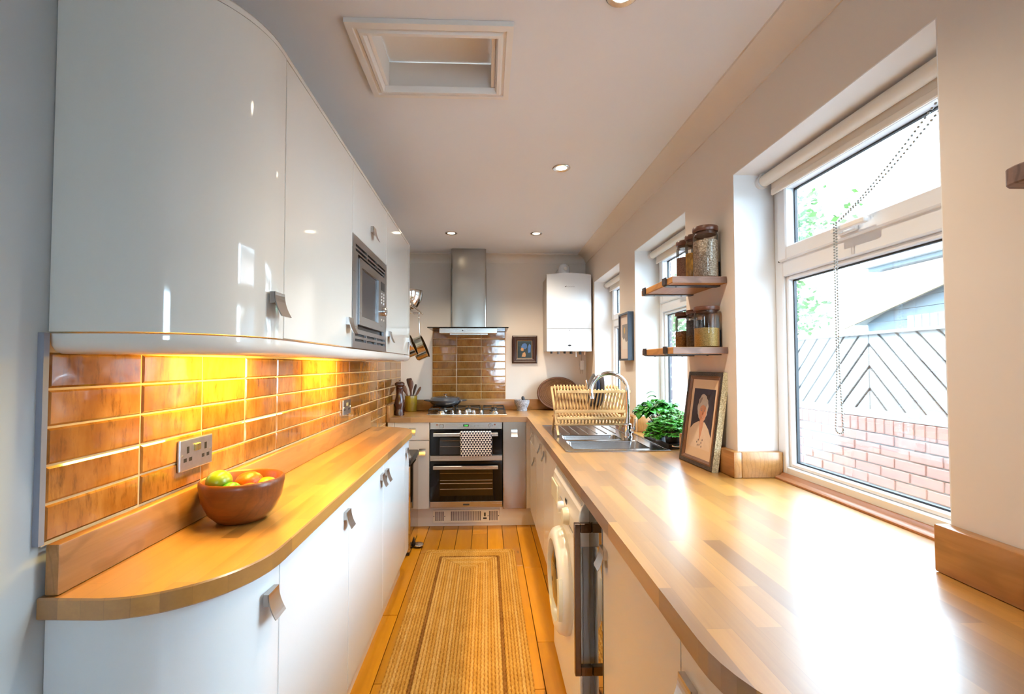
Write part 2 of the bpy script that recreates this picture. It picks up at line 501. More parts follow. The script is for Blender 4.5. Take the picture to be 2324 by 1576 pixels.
class MB:
    def __init__(self):
        self.v = []
        self.f = []
        self.mi = []
        self.cur = 0
    def add(self, vs, fs):
        n = len(self.v)
        self.v += [Vector(p) for p in vs]
        for f in fs:
            self.f.append([n + i for i in f])
            self.mi.append(self.cur)
        return self
    def box(self, x0, x1, y0, y1, z0, z1):
        return self.add([(x0, y0, z0), (x1, y0, z0), (x1, y1, z0), (x0, y1, z0), (x0, y0, z1), (x1, y0, z1), (x1, y1, z1), (x0, y1, z1)],
                        [(0, 3, 2, 1), (4, 5, 6, 7), (0, 1, 5, 4), (1, 2, 6, 5), (2, 3, 7, 6), (3, 0, 4, 7)])
    def prism(self, pts, lo, hi, axis='Z'):
        """extrude a 2-D outline along an axis; the outline is (x,y) for Z, (x,z) for Y, (y,z) for X"""
        def P(p, h):
            return (p[0], p[1], h) if axis == 'Z' else (p[0], h, p[1]) if axis == 'Y' else (h, p[0], p[1])
        n = len(pts)
        a = sum(pts[i][0] * pts[(i + 1) % n][1] - pts[(i + 1) % n][0] * pts[i][1] for i in range(n))
        if (a < 0) != (axis == 'Y'):
            pts = pts[::-1]
        vs = [P(p, lo) for p in pts] + [P(p, hi) for p in pts]
        fs = [tuple(range(n - 1, -1, -1)), tuple(range(n, 2 * n))]
        fs += [(i, (i + 1) % n, n + (i + 1) % n, n + i) for i in range(n)]
        return self.add(vs, fs)
    def rings(self, rings, closed=False, caps=True):
        n = len(rings[0])
        vs = [p for r in rings for p in r]
        fs = []
        m = len(rings)
        for i in range(m if closed else m - 1):
            j = (i + 1) % m
            for k in range(n):
                l = (k + 1) % n
                fs.append((i * n + k, i * n + l, j * n + l, j * n + k))
        if caps and not closed:
            fs.append(tuple(range(n - 1, -1, -1)))
            fs.append(tuple((m - 1) * n + k for k in range(n)))
        return self.add(vs, fs)
    def tube(self, pts, r, n=8, closed=False, caps=True, sq=1.0):
        pts = [Vector(p) for p in pts]
        m = len(pts)
        rr = r if isinstance(r, (list, tuple)) else [r] * m
        rings = []
        prev = None
        for i, p in enumerate(pts):
            if closed:
                d = pts[(i + 1) % m] - pts[i - 1]
            else:
                d = pts[min(i + 1, m - 1)] - pts[max(i - 1, 0)]
            d.normalize()
            if prev is None:
                up = Vector((0, 0, 1)) if abs(d.z) < 0.9 else Vector((1, 0, 0))
                a = d.cross(up).normalized()
            else:
                a = (prev - d * prev.dot(d)).normalized()
            prev = a
            b = d.cross(a)
            rings.append([p + (a * cos(2 * pi * k / n) + b * sin(2 * pi * k / n) * sq) * rr[i] for k in range(n)])
        return self.rings(rings, closed, caps)
    def lathe(self, prof, c=(0, 0, 0), n=24, axis='Z', sx=1.0, sy=1.0, closed=False):
        rings = []
        for (r, h) in prof:
            ring = []
            for k in range(n):
                a = 2 * pi * k / n
                x, y = r * cos(a) * sx, r * sin(a) * sy
                p = (x, y, h) if axis == 'Z' else (x, h, -y) if axis == 'Y' else (h, x, y)
                ring.append((c[0] + p[0], c[1] + p[1], c[2] + p[2]))
            rings.append(ring)
        return self.rings(rings, closed, not closed)
    def ball(self, c, r, n=12, m=8, s=(1, 1, 1)):
        prof = [(max(1e-5, r * sin(pi * i / m)), -r * cos(pi * i / m)) for i in range(m + 1)]
        rings = [[(c[0] + rr * cos(2 * pi * k / n) * s[0], c[1] + rr * sin(2 * pi * k / n) * s[1], c[2] + h * s[2]) for k in range(n)] for rr, h in prof]
        return self.rings(rings)
    def strip(self, path, z0, z1, th):
        """upright sheet following an XY path, th thick to the left of travel"""
        n = len(path)
        inner = []
        for i in range(n):
            a = Vector(path[max(i - 1, 0)])
            b = Vector(path[min(i + 1, n - 1)])
            d = (b - a).normalized()
            inner.append((path[i][0] - d.y * th, path[i][1] + d.x * th))
        ring = list(path) + inner[::-1]
        rings = []
        for z in (z0, z1):
            rings.append(z)
        vs = [(p[0], p[1], z0) for p in path] + [(p[0], p[1], z1) for p in path] + [(p[0], p[1], z0) for p in inner] + [(p[0], p[1], z1) for p in inner]
        fs = []
        for i in range(n - 1):
            fs.append((i, i + 1, n + i + 1, n + i))
            fs.append((2 * n + i + 1, 2 * n + i, 3 * n + i, 3 * n + i + 1))
            fs.append((n + i, n + i + 1, 3 * n + i + 1, 3 * n + i))
            fs.append((i + 1, i, 2 * n + i, 2 * n + i + 1))
        fs.append((0, n, 3 * n, 2 * n))
        fs.append((2 * n - 1, n - 1, 3 * n - 1, 4 * n - 1))
        return self.add(vs, fs)
    def xf(self, mat, start=0):
        for i in range(start, len(self.v)):
            self.v[i] = mat @ self.v[i]
        return self
    def mesh(self, name, off, bevel=0.0, seg=1, smooth=None):
        me = bpy.data.meshes.new(name)
        me.from_pydata([tuple(p - off) for p in self.v], [], self.f)
        if any(self.mi):
            for p, i in zip(me.polygons, self.mi):
                p.material_index = i
        me.validate()
        bm = bmesh.new()
        bm.from_mesh(me)
        bmesh.ops.recalc_face_normals(bm, faces=bm.faces)
        if bevel:
            ed = [e for e in bm.edges if len(e.link_faces) == 2 and e.calc_face_angle(0) > 0.6]
            bmesh.ops.bevel(bm, geom=ed, offset=bevel, segments=seg, profile=0.5, affect='EDGES', clamp_overlap=True)
        bm.to_mesh(me)
        bm.free()
        if smooth is not None:
            me.shade_smooth()
            me.set_sharp_from_angle(angle=radians(smooth))
        return me
    def build(self, name, mat, parent=None, bevel=0.0, seg=1, smooth=None, loc=None, **tags):
        if parent is not None:
            off = OFF[parent.name]
        else:
            off = Vector(loc) if loc is not None else self.base()
        me = self.mesh(name, off, bevel, seg, smooth)
        for m in (mat if isinstance(mat, (list, tuple)) else [mat]):
            me.materials.append(MATS[m])
        o = bpy.data.objects.new(name, me)
        COL.objects.link(o)
        if parent is not None:
            o.parent = parent
        else:
            o.location = off
        OFF[o.name] = off
        for k, v in tags.items():
            o[k] = v
        return o
    def base(self):
        xs = [p.x for p in self.v]
        ys = [p.y for p in self.v]
        return Vector(((min(xs) + max(xs)) / 2, (min(ys) + max(ys)) / 2, min(p.z for p in self.v)))

def B(*a):
    return MB().box(*a)

def thing(name, label, cat, loc, group=None):
    o = bpy.data.objects.new(name, None)
    COL.objects.link(o)
    o.location = loc
    o.empty_display_size = 0.05
    OFF[o.name] = Vector(loc)
    o['label'] = label
    o['category'] = cat
    if group:
        o['group'] = group
    return o

def inst(name, me, parent, loc, rot=None, scale=None, mat=None):
    """another copy of a shared mesh as a part; loc is a world position"""
    o = bpy.data.objects.new(name, me)
    COL.objects.link(o)
    o.parent = parent
    o.location = Vector(loc) - OFF[parent.name]
    if rot:
        o.rotation_euler = rot
    if scale:
        o.scale = scale
    OFF[o.name] = Vector(loc)
    return o

def shared(mb, name, mat, bevel=0.0, seg=1, smooth=None):
    me = mb.mesh(name, Vector((0, 0, 0)), bevel, seg, smooth)
    for m in (mat if isinstance(mat, (list, tuple)) else [mat]):
        me.materials.append(MATS[m])
    return me

def clone(src, name, loc, label=None):
    """copy a thing with its parts and sub-parts"""
    r = src.copy()
    r.name = name
    COL.objects.link(r)
    r.location = loc
    OFF[r.name] = Vector(loc)
    if label:
        r['label'] = label
    for ch in list(src.children):
        c = ch.copy()
        COL.objects.link(c)
        c.parent = r
        OFF[c.name] = Vector(loc)
        for g in ch.children:
            d = g.copy()
            COL.objects.link(d)
            d.parent = c
    return r

def text(name, body, size, loc, rot, mat, parent, extrude=0.0004, align='CENTER'):
    cu = bpy.data.curves.new(name, 'FONT')
    cu.body = body
    cu.size = size
    cu.align_x = align
    cu.align_y = 'CENTER'
    cu.extrude = extrude
    ob = bpy.data.objects.new(name + '_tmp', cu)
    COL.objects.link(ob)
    dg = bpy.context.evaluated_depsgraph_get()
    me = bpy.data.meshes.new_from_object(ob.evaluated_get(dg))
    bpy.data.objects.remove(ob)
    me.materials.clear()
    me.materials.append(MATS[mat])
    return inst(name, me, parent, loc, rot)

FACE_BACK = (pi / 2, 0, 0)            # lettering read from the camera side (-Y)

# ------------------------------------------------------------------ room shell
# floor slab, then one object per board
flo = B(XL - 0.1, 1.30, YN - 0.1, YB + 0.1, -0.2, -0.018).build('floor', 'floor_gap', kind='structure')
bw = 0.1175
x = -0.469 - 3 * bw
k = 0
while x < 0.95:
    y = YN
    first = True
    while y < YB - 0.01:
        L = random.uniform(0.75, 1.5) if not first else random.uniform(0.4, 1.3)
        first = False
        y1 = min(YB - 0.005, y + L)
        if YB - y1 < 0.25:
            y1 = YB - 0.005
        g = 0.0018
        vis = y1 > 1.2 and x > -0.66 and x < 0.50
        if vis or True:
            zt = random.uniform(-0.0008, 0.0)
            m = MB()
            x0, x1, a, b = x + g, x + bw - g, y + g, y1 - g
            e = 0.0018
            m.add([(x0, a, -0.017), (x1, a, -0.017), (x1, b, -0.017), (x0, b, -0.017),
                   (x0, a, zt - e), (x1, a, zt - e), (x1, b, zt - e), (x0, b, zt - e),
                   (x0 + e, a + e, zt), (x1 - e, a + e, zt), (x1 - e, b - e, zt), (x0 + e, b - e, zt)],
                  [(0, 3, 2, 1), (8, 9, 10, 11)] + [(i, (i + 1) % 4, 4 + (i + 1) % 4, 4 + i) for i in range(4)] + [(4 + i, 4 + (i + 1) % 4, 8 + (i + 1) % 4, 8 + i) for i in range(4)])
            m.build('plank', 'floor_board', flo)
        y = y1
    x += bw

# ceiling with the loft opening cut out
HX0, HX1, HY0, HY1 = -0.378, 0.027, 1.40, 1.70
m = MB()
m.box(XL - 0.1, 1.30, YN - 0.1, HY0, CEIL, 2.62)
m.box(XL - 0.1, 1.30, HY1, YB + 0.1, CEIL, 2.62)
m.box(XL - 0.1, HX0, HY0, HY1, CEIL, 2.62)
m.box(HX1, 1.30, HY0, HY1, CEIL, 2.62)
m.build('ceiling', 'ceiling_paint', kind='structure')

t = thing('loft_hatch', 'white panelled loft hatch with moulded frame in the ceiling', 'hatch', (-0.175, 1.55, CEIL))
def frame_ring(m, x0, x1, y0, y1, prof):
    """prof: (inset, z) outline swept round a rectangle with mitred corners"""
    rings = []
    for (cx, cy, sx, sy) in ((x0, y0, 1, 1), (x1, y0, -1, 1), (x1, y1, -1, -1), (x0, y1, 1, -1)):
        rings.append([(cx + sx * i, cy + sy * i, z) for i, z in prof])
    m.rings(rings, closed=True)
frames = [(-0.430, 0.0816, 1.345, 1.7277)]
m = MB()
frame_ring(m, -0.430, 0.0816, 1.345, 1.7277, [(0.0, CEIL - 0.0005), (0.0, CEIL - 0.016), (0.020, CEIL - 0.018), (0.022, CEIL - 0.012), (0.030, CEIL - 0.012), (0.036, CEIL - 0.021), (0.046, CEIL - 0.022), (0.050, CEIL - 0.012), (0.0515, CEIL - 0.0005)])
m.build('frame', 'white_trim', t, smooth=40)
m = MB()
for a in ((HX0 - 0.001, HX0 + 0.012, HY0, HY1), (HX1 - 0.012, HX1 + 0.001, HY0, HY1), (HX0 + 0.012, HX1 - 0.012, HY0 - 0.001, HY0 + 0.012), (HX0 + 0.012, HX1 - 0.012, HY1 - 0.012, HY1 + 0.001)):
    m.box(*a, CEIL + 0.0, 2.448)
m.build('lining', 'white_trim', t)
B(HX0 + 0.006, HX1 - 0.006, HY0 + 0.006, HY1 - 0.006, 2.452, 2.47).build('panel', 'white_trim', t)

# walls
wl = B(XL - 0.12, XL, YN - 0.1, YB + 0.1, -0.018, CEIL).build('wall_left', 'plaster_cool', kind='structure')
wb = B(XL, 1.30, YB, YB + 0.12, -0.018, CEIL).build('wall_back', 'plaster', kind='structure')
m = MB()
segs = [(YN, WINS[0][0]), (WINS[0][1], WINS[1][0]), (WINS[1][1], WINS[2][0]), (WINS[2][1], YB)]
for a, b in segs:
    m.box(XR, 1.152, a, b, -0.018, CEIL)
for a, b in WINS:
    m.box(XR, 1.152, a, b, LINTEL, CEIL)
    m.box(XR, 1.152, a, b, -0.018, 0.845)
wr = m.build('wall_right', 'plaster', kind='structure')
# white painted linings of the window reveals
for i, (a, b) in enumerate(WINS):
    m = MB()
    m.box(XR + 0.0005, XG, b - 0.003, b + 0.0005, 0.985, LINTEL)
    m.box(XR + 0.0005, XG, a - 0.0005, a + 0.003, 0.985, LINTEL)
    m.box(XR + 0.0005, XG, a + 0.003, b - 0.003, LINTEL - 0.003, LINTEL + 0.0005)
    m.build('reveal_lining', 'plaster_reveal', wr)
# outer brick leaf: bricks in view at the far jambs, plain leaf elsewhere
m = MB()
for a, b in segs:
    m.box(1.152, 1.178, a + (0.112 if a > YN else 0), b, -0.1, 2.62)
for a, b in WINS:
    m.box(1.152, 1.178, a, b + 0.112, LINTEL + 0.0, 2.62)
    m.box(1.152, 1.178, a, b + 0.112, -0.1, 0.86)
m.build('outer_leaf', 'brick_dark', wr)
bme = shared(MB().box(0, 0.024, 0, 0.106, 0, 0.062), 'brick', 'brick_dark', bevel=0.002)
for a, b in WINS:
    m = B(1.153, 1.176, b + 0.002, b + 0.112, 0.86, LINTEL).build('mortar_bed', 'mortar', wr)
    z = 0.866
    while z < LINTEL - 0.06:
        inst('brick', bme, wr, (1.154 + random.uniform(0, 0.002), b - 0.001, z))
        z += 0.0745
# wall behind the camera; unseen glazed door added to let daylight in
m = MB()
m.box(XL, 0.05, YN - 0.12, YN, -0.018, CEIL)
m.box(0.75, 1.152, YN - 0.12, YN, -0.018, CEIL)
m.box(0.05, 0.75, YN - 0.12, YN, 2.05, CEIL)
m.build('wall_front', 'plaster', kind='structure')
d = MB()
for a in ((0.05, 0.20, 0, 2.05), (0.60, 0.75, 0, 2.05), (0.20, 0.60, 0, 0.95), (0.20, 0.60, 1.90, 2.05)):
    d.box(a[0], a[1], YN - 0.09, YN - 0.03, a[2], a[3])
dr = d.build('daylight_door', 'upvc', kind='structure')
B(0.20, 0.60, YN - 0.065, YN - 0.060, 0.95, 1.90).build('pane', 'window_glass', dr)

# coving
w, h = 0.096, 0.070
cv = []
for i in range(9):
    a = i / 8 * pi / 2
    cv.append((w * (1 - cos(a)), h * sin(a)))            # wall foot -> ceiling edge, hollow towards the room
prof = [(0.0, -0.006), (0.006, -0.006), (0.006, 0.0)] + [(0.006 + p[0] * 0.92, p[1] * 0.9) for p in cv[1:]] + [(w, h), (0.0, h)]
m = MB().prism([(XR - p[0], CEIL - h + p[1]) for p in prof], YN, YB - 0.0, 'Y')
m.build('trim_1', 'plaster', smooth=35, kind='structure')
m = MB().prism([(YB - p[0], CEIL - h + p[1]) for p in prof], XL, XR, 'X')
m.build('trim_2', 'plaster', smooth=35, kind='structure')

# ------------------------------------------------------------------ left wall tiles
PV, PH, ZT0, YT0 = 0.0706, 0.2293, 0.9850, 0.8706
B(XL, XT - 0.0035, YT0 - 0.002, 2.93, ZT0 - 0.004, 1.372).build('grout', 'grout', wl)
B(XL, XT - 0.0035, 2.93, YB, 0.77, 1.372).build('grout', 'grout', wl)
def tile_mesh(w, h, name):
    """glazed tile, face towards +X, slightly pillowed edge"""
    e, d = 0.004, 0.003
    x0, x1 = -0.008, 0.0
    m = MB()
    m.add([(x0, 0, 0), (x0, w, 0), (x0, w, h), (x0, 0, h), (x1 - d, 0, 0), (x1 - d, w, 0), (x1 - d, w, h), (x1 - d, 0, h),
           (x1, e, e), (x1, w - e, e), (x1, w - e, h - e), (x1, e, h - e)],
          [(8, 9, 10, 11)] + [(i, (i + 1) % 4, 4 + (i + 1) % 4, 4 + i) for i in range(4)] + [(4 + i, 4 + (i + 1) % 4, 8 + (i + 1) % 4, 8 + i) for i in range(4)])
    return shared(m, name, 'glaze')
gw = 0.0045
tm = tile_mesh(PH - gw, PV - gw, 'tile')
tml = tile_mesh(YT0 + 15 * PH - PH - (YT0 + 13 * PH) - gw - 0.016, PV - gw, 'tile_cut')
for i in range(15):
    for j in range(-3, 5):
        y = YT0 + i * PH
        z = ZT0 + j * PV
        if j < 0 and i < 9:
            continue
        w = min(PH, YB - 0.001 - y)
        me = tm if w > PH - 0.01 else tml
        inst('tile', me, wl, (XT + random.uniform(-0.0006, 0.0006), y + gw / 2, z + gw / 2), rot=(0, random.uniform(-0.004, 0.004), random.uniform(-0.002, 0.002)))
B(XL, XT + 0.002, YT0 - 0.013, YT0 - 0.002, ZT0, 1.372).build('edge_trim', 'grey_trim', wl)

# back splash tiles behind the hob
xb = -0.5144
B(xb, xb + 3 * PH, YT + 0.0035, YB, 0.985, 1.662).build('grout', 'grout', wb)
for i in range(3):
    for j in range(10):
        z = 0.9905 + j * PV
        h = min(PV, 1.662 - z)
        s = (h - gw) / (PV - gw)
        inst('tile', tm, wb, (xb + i * PH + gw / 2, YT + random.uniform(-0.0006, 0.0006), z + gw / 2), rot=(random.uniform(-0.012, 0.012), 0, -pi / 2 + random.uniform(-0.004, 0.004)), scale=(1, 1, s))
for o in [o for o in wb.children if o.name.startswith('tile')]:
    o.rotation_euler = (0, 0, -pi / 2)
    o.location.x += 0.0
# ------------------------------------------------------------------ windows, blinds
def window(n, y0, y1):
    a, b = y0 + 0.0005, y1 - 0.0005
    fw = 0.046
    m = MB()
    m.box(XG, 1.150, a, a + fw, 0.89, LINTEL - 0.004)
    m.box(XG, 1.150, b - fw, b, 0.89, LINTEL - 0.004)
    m.box(XG, 1.150, a + fw, b - fw, 0.89, 0.936)
    m.box(XG, 1.150, a + fw, b - fw, 2.0, LINTEL - 0.004)
    m.box(XG, 1.150, a + fw, b - fw, 1.638, 1.700)
    w = m.build('window_%d' % n, 'upvc', bevel=0.004, kind='structure')
    # top-hung vent sash
    m = MB()
    s0, s1, q0, q1 = a + fw - 0.012, b - fw + 0.012, 1.694, 2.006
    sw = 0.050
    m.box(XG - 0.012, XG + 0.04, s0, s0 + sw, q0, q1)
    m.box(XG - 0.012, XG + 0.04, s1 - sw, s1, q0, q1)
    m.box(XG - 0.012, XG + 0.04, s0 + sw, s1 - sw, q0, q0 + sw)
    m.box(XG - 0.012, XG + 0.04, s0 + sw, s1 - sw, q1 - sw, q1)
    sa = m.build('sash', 'upvc', w, bevel=0.005)
    m = MB()
    for p, q in ((s0 - 0.004, s0 - 0.0005), (s1 + 0.0005, s1 + 0.004)):
        m.box(XG - 0.006, XG - 0.0005, p, q, q0, q1)
    m.build('gasket', 'black_gasket', sa)
    def seals(y_a, y_b, z_a, z_b, par, x):
        m = MB()
        g = 0.005
        m.box(x, x + 0.01, y_a, y_a + g, z_a, z_b)
        m.box(x, x + 0.01, y_b - g, y_b, z_a, z_b)
        m.box(x, x + 0.01, y_a + g, y_b - g, z_a, z_a + g)
        m.box(x, x + 0.01, y_a + g, y_b - g, z_b - g, z_b)
        m.build('gasket', 'black_gasket', par)
        B(x + 0.004, x + 0.008, y_a, y_b, z_a, z_b).build('pane', 'window_glass', par)
    seals(s0 + sw, s1 - sw, q0 + sw, q1 - sw, sa, XG + 0.022)
    # glazing bead of the fixed light
    m = MB()
    y_a, y_b, z_a, z_b = a + fw, b - fw, 0.936, 1.638
    for q in ((y_a, y_a + 0.014, z_a, z_b), (y_b - 0.014, y_b, z_a, z_b), (y_a + 0.014, y_b - 0.014, z_a, z_a + 0.014), (y_a + 0.014, y_b - 0.014, z_b - 0.014, z_b)):
        m.box(XG + 0.012, XG + 0.04, *q)
    m.build('glazing_bead', 'upvc', w, bevel=0.003)
    seals(y_a + 0.014, y_b - 0.014, z_a + 0.014, z_b - 0.014, w, XG + 0.030)
    # espagnolette handle on the vent
    yc = (a + b) / 2 + 0.02
    m = MB().box(XG - 0.022, XG - 0.012, yc - 0.035, yc + 0.035, q0 + 0.012, q0 + 0.034)
    m.box(XG - 0.045, XG - 0.022, yc + 0.012, yc + 0.030, q0 + 0.014, q0 + 0.032)
    m.box(XG - 0.050, XG - 0.035, yc - 0.095, yc + 0.030, q0 + 0.016, q0 + 0.033)
    h = m.build('handle', 'white_plastic', sa, bevel=0.004, seg=2)
    # outside sill
    B(1.151, 1.24, a + 0.001, b - 0.001, 0.862, 0.886).build('sill', 'upvc', w)
    return w
for i, (a, b) in enumerate(WINS):
    window(i + 1, a, b)

def blind(y0, y1, label, chain):
    t = thing('roller_blind', label, 'blind', (1.052, (y0 + y1) / 2, 2.0), 'roller blinds')
    zc, xc, r = 2.008, 1.052, 0.0215
    m = MB().lathe([(r, y0 + 0.024), (r, y1 - 0.024)], (xc, 0, zc), 20, 'Y')
    m.build('roller', 'blind_fabric', t, smooth=50)
    for yy in ((y0 + 0.004, y0 + 0.022), (y1 - 0.022, y1 - 0.004)):
        m = MB().lathe([(0.026, yy[0]), (0.026, yy[1])], (xc, 0, zc), 20, 'Y')
        m.box(xc - 0.010, xc + 0.010, yy[0], yy[1], zc + 0.015, LINTEL - 0.003)
        m.build('bracket', 'white_plastic', t, smooth=40)
    B(xc + r - 0.002, xc + r, y0 + 0.034, y1 - 0.034, 1.972, zc).build('fabric', 'blind_fabric', t)
    B(xc + r - 0.006, xc + r + 0.004, y0 + 0.034, y1 - 0.034, 1.948, 1.972).build('bottom_bar', 'blind_fabric', t, bevel=0.003)
    if chain:
        # bead chain looped over the window handle and hanging down
        yh = (y0 + y1) / 2 + 0.02
        pts = []
        for s, dy in ((0, 0.0), (1, 0.010)):
            A = Vector((1.048, y0 + 0.03, 1.985 - s * 0.03))
            Bv = Vector((1.045, yh - 0.006 + dy, 1.735 + 0.0))
            n = 44
            for k in range(n):
                u = k / n
                p = A.lerp(Bv, u)
                p.z -= 0.020 * 4 * u * (1 - u) + 0.004 * s
                pts.append(p)
        zl = 1.735
        while zl > 1.12:
            tw = 0.0045 + 0.010 * max(0, (1.30 - zl)) / 0.18 * (1 if zl < 1.30 else 0)
            pts.append(Vector((1.040, yh - 0.004 - tw, zl)))
            pts.append(Vector((1.040, yh - 0.004 + tw, zl - 0.003)))
            zl -= 0.0085
        for k in range(7):
            aa = pi * k / 6
            pts.append(Vector((1.040, yh - 0.004 + 0.0145 * cos(aa), 1.12 - 0.012 * sin(aa))))
        m = MB()
        for p in pts:
            m.ball(p, 0.0033, 6, 4)
        m.build('bead_chain', 'clear_bead', t, smooth=80, kind='stuff')
    return t
blind(*WINS[0], 'cream roller blind with bead chain on the large near window', True)
blind(*WINS[1], 'cream roller blind above the storage jars, on the middle window', False)
blind(*WINS[2], 'cream roller blind on the window beside the boiler', False)

# ------------------------------------------------------------------ worktops
def arc(cx, cy, rx, ry, a0, a1, n=14):
    return [(cx + rx * cos(a0 + (a1 - a0) * i / n), cy + ry * sin(a0 + (a1 - a0) * i / n)) for i in range(n + 1)]
XW = -0.478
out = [(XL + 0.001, 0.866), (-0.70, 0.860)] + arc(-0.70, 1.10, XW + 0.70, 0.24, -pi / 2, 0)[1:]
out += arc(-0.70, 2.90, XW + 0.70, 0.255, 0, pi / 2) + [(XL + 0.001, 3.155)]
m = MB().prism(out, 0.85, WT)
m.build('worktop', 'worktop_y', bevel=0.003, seg=1, smooth=30, label='long narrow oak worktop with rounded ends carrying the fruit bowl', category='worktop', loc=(-0.65, 2.0, 0.85))

# L-shaped worktop: back part and the right-hand part that runs into the window reveals
SX0, SX1, SY0, SY1 = 0.39, 0.88, 2.205, 3.125       # sink cut-out
XF = 0.323
t = thing('worktop', 'wide oak worktop running under the windows and round past the hob', 'worktop', (0.60, 2.3, 0.85))
m = MB()
m.prism([(XF + 0.25, 0.45), (XR - 0.001, 0.45), (XR - 0.001, SY0), (XF, SY0), (XF, 0.70)] + arc(XF + 0.25, 0.70, 0.25, 0.25, pi, 1.5 * pi)[1:-1], 0.85, WT)
m.box(XF, SX0, SY0, SY1, 0.85, WT)
m.box(SX1, XR - 0.001, SY0, SY1, 0.85, WT)
m.box(XF, XR - 0.001, SY1, YB - 0.001, 0.85, WT)
for a, b in WINS:
    m.box(XR - 0.001, XG, a + 0.001, b - 0.001, 0.85, WT)
m.build('right_run', 'worktop_y', t, bevel=0.0, smooth=None)
m = MB().box(XL + 0.0405, XF, YF, YB - 0.001, 0.85, WT)
m.build('back_run', 'worktop_x', t)

# upstands
UT = 0.031
UZ = 0.9863
def up(m, name, mat, label):
    return m.build(name, mat, bevel=0.004, seg=2, smooth=40, label=label, category='upstand', group='oak upstands')
up(B(XT + 0.0005, -0.783, 0.872, 3.112, WT + 0.0005, 0.984), 'upstand', 'oak_y', 'oak upstand strip below the brown tiles on the left wall')
up(B(XL + 0.0405, XR - UT - 0.003, YT - 0.024, YT - 0.001, WT + 0.0005, 0.988), 'upstand', 'oak_x', 'oak upstand along the back wall behind the hob')
up(B(XT + 0.0005, XL + 0.040, YF + 0.004, YT - 0.001, WT - 0.0395, 0.988), 'upstand', 'oak_y', 'short oak upstand beside the pepper mill in the far left corner')
m = B(XR - UT, XR - 0.0005, 0.455, WINS[0][0] + 0.0097, WT + 0.0005, UZ)
up(m, 'upstand', 'oak_y', 'oak upstand at the near right corner with round grain, under bare wall')
names = ['between the large near window and the middle window', 'below the small navy picture frame', 'beside the far window near the boiler corner']
for i, (p, q) in enumerate(((WINS[0][1], WINS[1][0]), (WINS[1][1], WINS[2][0]), (WINS[2][1], YT - 0.03))):
    m = MB()
    m.box(XR - UT, XR - 0.0005, p - UT, q + (UT if i < 2 else 0), WT + 0.0005, UZ)
    m.box(XR - 0.0005, XG - 0.001, p - UT, p - 0.0005, WT + 0.0005, UZ)
    if i < 2:
        m.box(XR - 0.0005, XG - 0.001, q + 0.0005, q + UT, WT + 0.0005, UZ)
    up(m, 'upstand', 'oak_y', 'oak upstand wrapping the wall ' + names[i])
for i, (a, b) in enumerate(WINS):
    lab = ['bare timber bead along the foot of the large near window', 'timber bead along the foot of the middle window behind the herbs', 'timber bead along the foot of the far window'][i]
    y0 = a + 0.001 if i == 0 else a + UT + 0.001
    pr = [(XG - 0.001, WT + 0.0005), (XG - 0.034, WT + 0.0005), (XG - 0.034, WT + 0.006), (XG - 0.028, WT + 0.010), (XG - 0.016, WT + 0.012), (XG - 0.008, WT + 0.020), (XG - 0.001, WT + 0.022)]
    m = MB().prism(pr, y0, b - UT - 0.001, 'Y')
    m.build('sill_bead', 'bead_wood', smooth=35, label=lab, category='bead', group='window beads')

# ------------------------------------------------------------------ door handle (shared)
def handle_mesh():
    """block fixed to the door with a curved tongue; width along X, stands off towards -Y, hangs down -Z from the origin"""
    m = MB()
    w = 0.025
    m.box(-w, w, -0.012, 0.0, -0.026, 0.0)
    out_, in_ = [], []
    for i in range(9):
        u = i / 8
        z = -0.056 * u
        y = -0.012 - 0.017 * u * u
        out_.append((y, z))
        in_.append((y + 0.0025, z - 0.0003))
    ring = out_ + in_[::-1]
    m.prism(ring, -w, w, 'X')
    return shared(m, 'handle', 'nickel', bevel=0.0)
HM = handle_mesh()
LEFT, RIGHT, BACKW = (0, 0, pi / 2), (0, 0, -pi / 2), (0, 0, 0)
def handle(door, x, y, z, rot):
    return inst('handle', HM, door, (x, y, z), rot)

# ------------------------------------------------------------------ curved end paths
XD = -0.496
def near_path(xf, y0, yend, cx=-0.70, ycurve=1.10, n=16):
    return [(XL + 0.002, y0), (cx, y0)] + arc(cx, ycurve, xf - cx, ycurve - y0, -pi / 2, 0, n)[1:] + [(xf, yend)]
def far_path(xf, y0, yend, cx=-0.70, ycurve=2.90, n=16):
    return [(xf, y0)] + arc(cx, ycurve, xf - cx, yend - ycurve, 0, pi / 2, n) + [(XL + 0.002, yend)]

# base units on the left
ZD0, ZD1 = 0.155, 0.846
def base_unit_left(y0, y1, hy, label, doors=1):
    t = thing('base_cabinet', label, 'cabinet', ((XL + XD) / 2, (y0 + y1) / 2, 0), 'white base units on the left')
    B(XL + 0.001, XD - 0.019, y0 + 0.0015, y1 - 0.0015, 0.152, 0.8495).build('carcass', 'carcass', t)
    B(XD - 0.018, XD, y0 + 0.0018, y1 - 0.0018, ZD0, ZD1).build('door', 'gloss_white_base', t, bevel=0.0015)
    door = t.children[-1]
    handle(door, XD, hy, 0.802, LEFT)
    B(-0.566, -0.548, y0, y1, 0.0, 0.1515).build('plinth', 'gloss_white_base', t)
    return t
t = thing('base_cabinet', 'curved white base unit at the near end of the left run', 'cabinet', (-0.65, 1.0, 0), 'white base units on the left')
p = near_path(XD, 0.885, 1.1182)
MB().strip(p, ZD0, ZD1, 0.018).build('door', 'gloss_white_base', t, smooth=40)
handle(t.children[-1], XD, 1.068, 0.802, LEFT)
pp = near_path(-0.53, 0.915, 1.1185, cx=-0.72)
MB().prism([(XL + 0.001, 1.1185)] + [(XL + 0.001, 0.915)] + pp[1:], 0.152, 0.8495).build('carcass', 'carcass', t, smooth=40)
MB().strip(near_path(-0.548, 0.94, 1.12, cx=-0.72), 0.0, 0.1515, 0.016).build('plinth', 'gloss_white_base', t, smooth=40)
